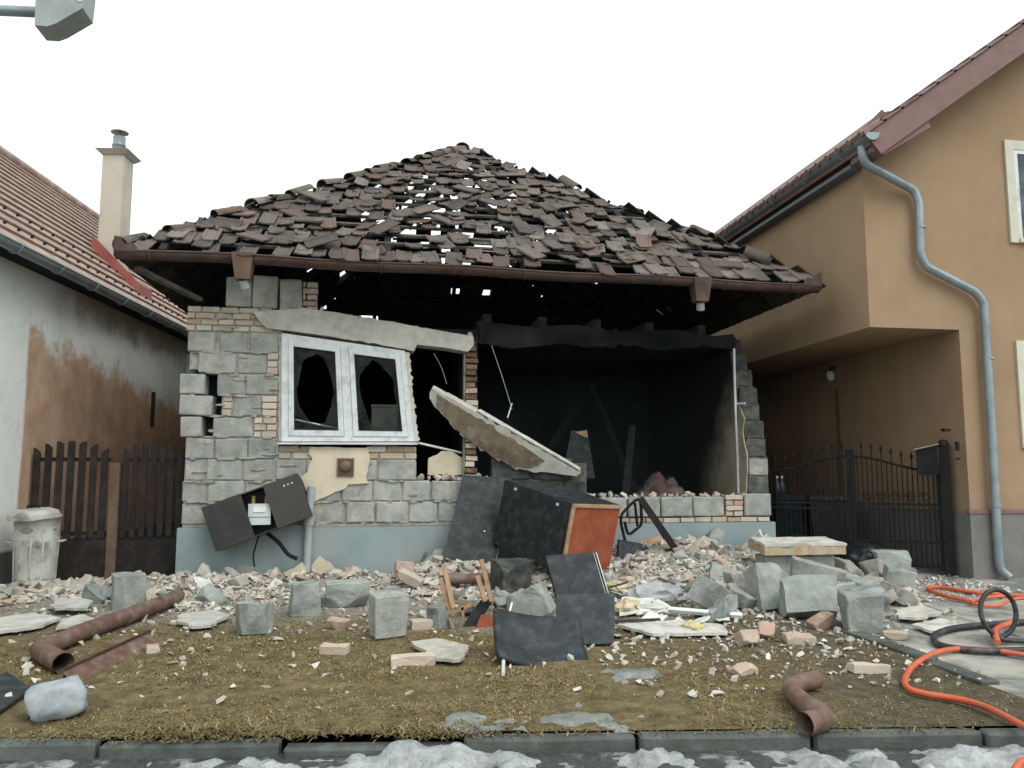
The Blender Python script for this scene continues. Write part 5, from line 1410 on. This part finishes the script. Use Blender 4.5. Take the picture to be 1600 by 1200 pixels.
# ---- beige plaster slabs leaning on the plinth
def leaning(poly, label, mat='plaster_cream', y=-.12, lean=.0, seed=0, name='plaster_slab', th=.04):
    tag(ragged_slab(name, mat, [at_y(q[0], q[1], y - lean * (905 - q[1]) / -100) for q in poly], (0, th, 0), None, seed, .06, .012), label, 'plaster slab')
leaning(((438, 912), (446, 895), (472, 878), (478, 890), (478, 915)), 'beige broken plaster slab leaning left of the grey pipe', y=-.16, seed=2)
leaning(((487, 918), (486, 884), (500, 870), (516, 880), (528, 898), (532, 920)), 'beige broken plaster slab leaning right of the grey pipe', y=-.14, seed=3)
leaning(((303, 925), (308, 895), (316, 880), (326, 885), (333, 905), (335, 928)), 'pale pointed plaster piece standing against the plinth near the gate', y=-.28, seed=4, mat='shard', th=.08)
leaning(((655, 905), (660, 880), (680, 860), (692, 858), (690, 890), (680, 930)), 'grey-beige plaster slab wedged behind the leaning black door', y=-.30, seed=5, mat='chunk_mortar')
tag(panel('wooden_lath', 'lath', at_y(645, 900, -.5), at_y(664, 862, -.2), at_y(650, 902, -.5), .02, None, None), 'weathered lath sticking up from the brick pile left of the black door', 'lath')

# ---- single bricks one can pick out
def brick_at(px0, py0, px1, py1, label, yaw=0, tilt=0, roll=0, seed=0, up=0.0):
    g = ground_pt((px0 + px1) / 2, py1 - 1); D = depth(g)
    w = min(.36, (px1 - px0) / F * D * .95); h = max(.06, min(.13, (py1 - py0) / F * D * .6))
    o = link('brick', rough_box('brick', 'chunk_brick', 700 + seed, 1, .006, .008, .14, (w, .13, h), 3), None, g + Vector((0, .06, h * .45 + up)), (rad(tilt), rad(roll), rad(yaw)))
    tag(o, label, 'brick')
brick_at(608, 1016, 682, 1042, 'long pinkish brick lying alone on the grass edge below the largest block', 6, 0, 2, 1)
brick_at(500, 1002, 545, 1024, 'dark brick with a pale end left of the largest block', -15, 4, 0, 2)
brick_at(1156, 962, 1192, 1012, 'pale brick stood on end at the front of the right heap', 10, 60, 0, 3)
brick_at(1188, 958, 1216, 1000, 'pinkish brick leaning against the brick stood on end', -20, 55, 10, 4)
brick_at(1264, 952, 1312, 984, 'arched pale brick below the wide chipped block', 20, 10, -18, 5)
brick_at(1230, 984, 1280, 1008, 'red brick with a white face in front of the right heap', -6, 5, 3, 6)
brick_at(1330, 1030, 1396, 1054, 'flat white-topped brick lying on the mud by the driveway', -4, 0, 2, 7)
brick_at(1146, 1038, 1188, 1056, 'small pink brick lying flat on the muddy lawn', 18, 0, -4, 8)
brick_at(1384, 980, 1426, 1002, 'brick beside the square driveway block', -20, 0, 0, 9)
brick_at(616, 876, 646, 902, 'brown brick on top of the pile left of the leaning door', 10, 0, 8, 10, .12)
brick_at(618, 898, 664, 924, 'long pale brick slanting in the pile left of the leaning door', -20, 10, 22, 11, .08)
brick_at(575, 940, 606, 965, 'pinkish broken brick left of the largest block', 30, 10, 0, 12)
brick_at(510, 960, 545, 985, 'cream brick under the wide low block', -20, 5, 5, 13)
brick_at(640, 960, 690, 985, 'grey-cream brick right of the largest block', 8, 0, 0, 14)
brick_at(225, 1012, 246, 1022, 'small flat brick end on the grass beside the gutter channel', 20, 0, 0, 15)

# ---- flat pale boards and sheets on the lawn at the left
def sheet(poly, label, mat='shard', seed=0, h=.03, th=.025, name='plaster_sheet'):
    tag(ragged_slab(name, mat, [gp(*q, h) for q in poly], (0, 0, th), None, seed, .05, .022), label, 'plaster sheet')
sheet(((-10, 998), (-8, 975), (50, 966), (92, 974), (60, 988)), 'white broken sheet at the left edge of the lawn', 'shard', 1)
sheet(((80, 962), (84, 946), (122, 942), (142, 950), (136, 962)), 'pale flat plaster sheet left of the upright cream-sided block', 'shard', 2, .05)
sheet(((88, 990), (95, 978), (128, 968), (146, 976), (120, 986)), 'thin white sheet above the long downpipe', 'shard', 3)
sheet(((278, 980), (280, 968), (330, 962), (362, 968), (330, 986), (300, 988)), 'white flat sheet between the downpipe and the dark block', 'shard', 4)
sheet(((60, 925), (90, 915), (150, 908), (165, 918), (110, 930)), 'grey-white sheet in front of the left gate', 'chunk_mortar', 5)
sheet(((640, 1012), (690, 1008), (735, 1020), (720, 1042), (680, 1040)), 'greyish thin sheet at the grass edge below the stool', 'chunk_mortar', 6)
sheet(((965, 985), (1060, 978), (1130, 985), (1135, 998), (1020, 1000)), 'pale dusty sheet in front of the papers', 'shard', 7)
sheet(((1400, 962), (1440, 955), (1470, 966), (1440, 976), (1405, 974)), 'cream plaster sheet on the driveway edge', 'chunk_mortar', 8, .04)
sheet(((1425, 985), (1470, 975), (1500, 985), (1460, 996)), 'pale thin sheet just left of the black hose bend', 'shard', 9, .03)
# ---- household litter right of the black boards
def crumple(name, label, cat, px, py, s, mat, seed, up=.02):
    bm = bmesh.new(); bmesh.ops.create_icosphere(bm, subdivisions=3, radius=1)
    for v in bm.verts:
        q = v.co.copy(); v.co = Vector((q.x * s[0], q.y * s[1], q.z * s[2])) * (1 + .35 * mnoise.noise(q * 2.3 + Vector((seed, 0, 0))) + .18 * mnoise.noise(q * 6))
    g = ground_pt(px, py)
    tag(link(name, bm_mesh(bm, name, mat), None, g + Vector((0, s[1] * .6, s[2] * .6 + up)), (0, 0, seed)), label, cat)
crumple('food_bag', 'yellow and white food bag lying beside the dark square board', 'bag', 985, 960, (.20, .12, .07), 'pack', 1)
crumple('food_bag', 'orange-yellow packet behind the food bag', 'packet', 965, 928, (.16, .1, .07), 'pack', 2)
crumple('food_bag', 'brownish packet among the rags below the overturned chair', 'packet', 1085, 905, (.13, .09, .05), 'pack', 5)
crumple('rag', 'grey crumpled rag under the overturned chair', 'rag', 1030, 915, (.30, .18, .13), 'cloth_grey', 3)
crumple('rag', 'pale purplish rag below the grey crumpled rag', 'rag', 1060, 932, (.22, .12, .07), 'cloth_grey', 4)
crumple('rag', 'small white rag between the food bag and the white trim', 'rag', 1025, 962, (.16, .12, .05), 'shard', 6)
crumple('red_scrap', 'small red plastic scrap at the foot of the overturned chair', 'scrap', 1085, 888, (.07, .05, .03), 'red_plastic', 7, .06)
def strip(p, q, label, w=.05, mat='white_plastic', h=.06):
    tag(MB().bar(gp(*p, h), gp(*q, h), w, .035, (0, 1, .4)).obj('plastic_trim', mat), label, 'trim')
strip((1045, 962), (1160, 972), 'long white plastic trim in front of the block on its edge')
strip((1010, 925), (1100, 924), 'white plastic trim below the pale rag')
strip((1008, 928), (1030, 962), 'short white trim leaning beside the food bag')
strip((1040, 945), (1098, 936), 'grey plastic trim left of the block on its edge', .07, 'pipe_grey')
strip((975, 935), (1000, 930), 'short pale trim behind the dark square board', .03)
tag(panel('tray', 'white_plastic', gp(968, 968, .03), gp(1018, 962, .05), gp(972, 945, .06), .02, None, None), 'white plastic tray under the yellow food bag', 'tray')

# ---- rubble one can count: mortar lumps, broken bricks, plaster shards
rr = random.Random(77)
def rubble_xy():
    while True:
        x = rr.uniform(-1.9, 8.6); y = -.12 - rr.random() * (1.75 + .35 * math.sin(x * 1.9)) if rr.random() < .8 else -.2 - abs(rr.gauss(0, 1.5))
        dens = .38 + .62 * min(1, max(0, (x - 2.5) / 3)) if x > .5 else .45
        if x > 6.2 and rr.random() < .35: y -= rr.uniform(0, 1.7)
        if y < -2.6 and rr.random() < .6: continue
        if x < 3.2 and y < -1.75 and rr.random() < .55: continue
        if x > 7.9 and y > -.9: continue
        if x < -1.2 and y > -.55: continue
        if mnoise.noise((x * 1.5, y * 1.9, 4.4)) + .25 * mnoise.noise((x * 4, y * 4, 1)) < rr.uniform(-.55, .2): continue
        if rr.random() < dens: return x, y
def region(x, y):
    if x > 7.0: return 'on the driveway'
    if y < -2.3: return 'out on the lawn'
    if x < .05: return 'before the left yard gates'
    if x < 3.2: return 'below the broken window'
    if x < 5.7: return 'around the fallen furniture'
    return 'in the heap beside the driveway'
KIND = [('mortar_lump', 'chunk_mortar', 'pale mortar lump in the rubble', 'rubble', 'loose mortar lumps', 290, (.06, .17), .85),
        ('brick_fragment', 'chunk_brick', 'pinkish broken brick piece lying', 'brick piece', 'loose broken brick pieces', 260, (.07, .18), .75),
        ('plaster_shard', 'shard', 'thin white plaster shard lying', 'plaster shard', 'loose plaster shards', 260, (.10, .30), .2),
        ('grey_lump', 'block', 'small grey concrete fragment lying', 'concrete piece', 'loose concrete fragments', 90, (.10, .20), .9)]
for nm, mt_, lab, cat, grp, num, sz, flat in KIND:
    ms = [hull(nm, mt_, 800 + i + len(nm) * 20, 11 if flat < .5 else 14, flat, .75 if 'brick' in nm else .5) for i in range(7)]
    for i in range(num):
        x, y = rubble_xy(); s = sz[0] + (sz[1] - sz[0]) * rr.random() ** 1.6
        if y < -2.3: s *= .6
        o = link(nm, ms[i % 7], None, (x, y, dz(x, y) + s * .22 * flat + .012), (rr.gauss(0, .32), rr.gauss(0, .32), rr.random() * 6.28), (s * rr.uniform(1, 1.8), s * rr.uniform(.9, 1.2), s * rr.uniform(.8, 1.1)))
        rg = region(x, y); tag(o, lab + ' ' + rg, cat, grp + ' ' + rg)
paper = [rough_box('paper', 'white_plastic', 950 + i, 1, .004, .03, 0, (.22, .16, .012)) for i in range(4)]
for i in range(22):
    g = ground_pt(rr.uniform(965, 1150), rr.uniform(890, 985))
    tag(link('paper', paper[i % 4], None, lift(g, .04), (rr.gauss(0, .25), rr.gauss(0, .25), rr.random() * 6), (rr.uniform(.6, 1.3),) * 3), 'crumpled pale paper among the litter right of the black boards', 'paper', 'papers in the litter')
wp_ = [rough_box('masonry_chunk', 'block_fallen' if i % 3 else 'mortar', 960 + i, 2, .012, .016, .2, (.34, .26, .15), 3) for i in range(8)]
for i in range(58):
    q = rr.random()
    g = ground_pt(rr.uniform(1090, 1430), rr.uniform(880, 958)) if q < .68 else (ground_pt(rr.uniform(560, 860), rr.uniform(925, 985)) if q < .85 else ground_pt(rr.uniform(80, 520), rr.uniform(918, 965)))
    k = rr.uniform(.5, 1.35) if q < .68 else rr.uniform(.4, .9)
    rg = region(g.x, g.y)
    tag(link('masonry_chunk', wp_[i % 8], None, g + Vector((0, .1, .05 * k + rr.uniform(0, .06))), (rr.gauss(0, .4), rr.gauss(0, .4), rr.random() * 6.28), (k * rr.uniform(.8, 1.3), k, k * rr.uniform(.8, 1.4))), 'rough chunk of broken wall larger than the rubble ' + rg, 'masonry', 'broken wall chunks ' + rg)
for i in range(12):
    g = ground_pt(rr.uniform(600, 1180), rr.uniform(905, 985)); a_ = rr.random() * 6.28; ln = rr.uniform(.25, .7)
    d_ = Vector((math.cos(a_), math.sin(a_) * .6, rr.uniform(-.1, .3))) * ln
    tag(MB().bar(lift(g, .05), lift(g, .06) + d_, rr.uniform(.03, .06), .022).obj('splintered_lath', 'lath' if i % 2 else 'raw_wood'), ('grey' if i % 2 else 'brown') + ' splintered lath lying in the rubble ' + region(g.x, g.y), 'lath', 'splintered laths ' + region(g.x, g.y))
# ---- the crumbs between them
def chips(n=24000):
    T_ = []
    for i in range(6):
        me = hull('chip', 'chips', 900 + i, 8, .7, .5)
        v = np.array([p.co[:] for p in me.vertices]); me.calc_loop_triangles()
        T_.append((v, np.array([t.vertices[:] for t in me.loop_triangles]))); bpy.data.meshes.remove(me)
    V, Fc, o = [], [], 0; r = np.random.default_rng(5); k = 0
    while k < n:
        if k < n * .74: x, y = rubble_xy()
        else: x, y = rr.uniform(-2.5, 6.9), -1.2 - rr.random() ** 1.4 * 4.4 if rr.random() < .55 else rr.uniform(-4.8, -1.4)
        if k >= n * .74 and x < 4.2 and rr.random() < .82: k += .25; continue
        if k >= n * .74 and y < kerb_y(x) + .15: continue
        if k > n * .9: x = rr.uniform(6.2, 10); y = rr.uniform(-2.6, -1.0)
        s = .014 + .06 * rr.random() ** 2.5 if k >= n * .74 else .018 + .075 * rr.random() ** 2
        v, f_ = T_[int(k) % 6]
        q = np.array(Euler((rr.gauss(0, .5), rr.gauss(0, .5), rr.random() * 6.3)).to_matrix())
        V.append((v * np.array([s * rr.uniform(1, 2), s * rr.uniform(.8, 1.3), s])) @ q.T + np.array([x, y, dz(x, y) + s * .2])); Fc.append(f_ + o); o += len(v)
        k += 1
    V = np.concatenate(V); Fc = np.concatenate(Fc)
    me = bpy.data.meshes.new('rubble_chips'); me.from_pydata(V.tolist(), [], Fc.tolist()); me.materials.append(C['chips'])
    tag(link('rubble_chips', me), 'pale crumbs of mortar and brick scattered before the burnt house', 'rubble', kind='stuff')
chips()

# ================================================================== hoses on the driveway
def hose(name, pts, r, mat, label):
    tag(MB().tube(smooth_path(pts, 8), r * .82, 10).obj(name, mat), label, 'hose')
hp = lambda px, py, h=.035: gp(px, py, h)
hose('fire_hose', [hp(1690, 1200), hp(1600, 1146, .04), hp(1540, 1116, .045), hp(1495, 1101), hp(1448, 1093), hp(1420, 1084), hp(1415, 1068), hp(1430, 1046), hp(1465, 1026), hp(1510, 1020), hp(1560, 1024), hp(1600, 1030), hp(1680, 1040)], .026, 'hose_orange', 'orange hose curving over the lawn edge towards the kerb')
hose('fire_hose', [hp(1700, 942), hp(1600, 936), hp(1520, 930), hp(1470, 922), hp(1450, 924), hp(1470, 934), hp(1514, 944)], .028, 'hose_orange', 'orange hose doubled back on the far driveway')
hose('fire_hose', [hp(1700, 950), hp(1600, 948, .09), hp(1556, 952, .035), hp(1520, 948), hp(1530, 940), hp(1570, 936)], .022, 'hose_orange', 'short orange hose bend behind the standing black loop')
hose('water_hose', [hp(1700, 972), hp(1600, 978), hp(1545, 982), hp(1490, 988), hp(1462, 998), hp(1462, 1010), hp(1482, 1018), hp(1540, 1024), hp(1620, 1022), hp(1700, 1020)], .034, 'hose_black', 'thick black hose lying in a flat bend on the driveway')
lc_ = ground_pt(1570, 1004)
LD = depth(lc_); rr0 = 36 / F * LD
hose('water_hose', [lc_ + Vector((-.6 + .0, -.1, .03))] and [lc_ + _rt * (rr0 * .95 * math.cos(a_)) + Vector((0, .10 * math.cos(a_ * .5), rr0 * 1.02 * (1 + math.sin(a_)) + .03)) for a_ in np.linspace(-1.9, 4.6, 22)] + [hp(1640, 1010), hp(1720, 1016)], .026, 'hose_black', 'black hose standing up in a round loop on the driveway')
hose('hose_coupling', [hp(1560, 1014, .05), hp(1556, 1000, .08), hp(1572, 992, .09), hp(1588, 986, .08)], .03, 'hose_orange', 'short orange coupling inside the standing black loop')
hose('fire_hose', [Vector((p.x, p.y, -.12)) for p in (at_z(1700, 1172, -.1), at_z(1610, 1180, -.1), at_z(1588, 1192, -.1), at_z(1590, 1206, -.1), at_z(1640, 1230, -.1))], .022, 'hose_orange', 'orange hose end on the snow at the lower right corner')

# ---- smoke still hanging in the burnt room
sk = NT('thin_smoke'); sk.t.nodes.remove(sk.b)
pv = sk.n('ShaderNodeVolumePrincipled'); pv.inputs['Color'].default_value = (.55, .66, .74, 1); pv.inputs['Density'].default_value = .022; pv.inputs['Anisotropy'].default_value = .2
sk.l(pv.outputs[0], sk.t.nodes['Material Output'].inputs['Volume'])
tag(MB().bb(3.82, 7.60, .36, 4.25, .66, 3.15).obj('smoke', sk.m), 'thin bluish smoke hanging in the burnt room', 'smoke', kind='stuff')
S.cycles.volume_step_rate = 4
S.cycles.volume_max_steps = 64
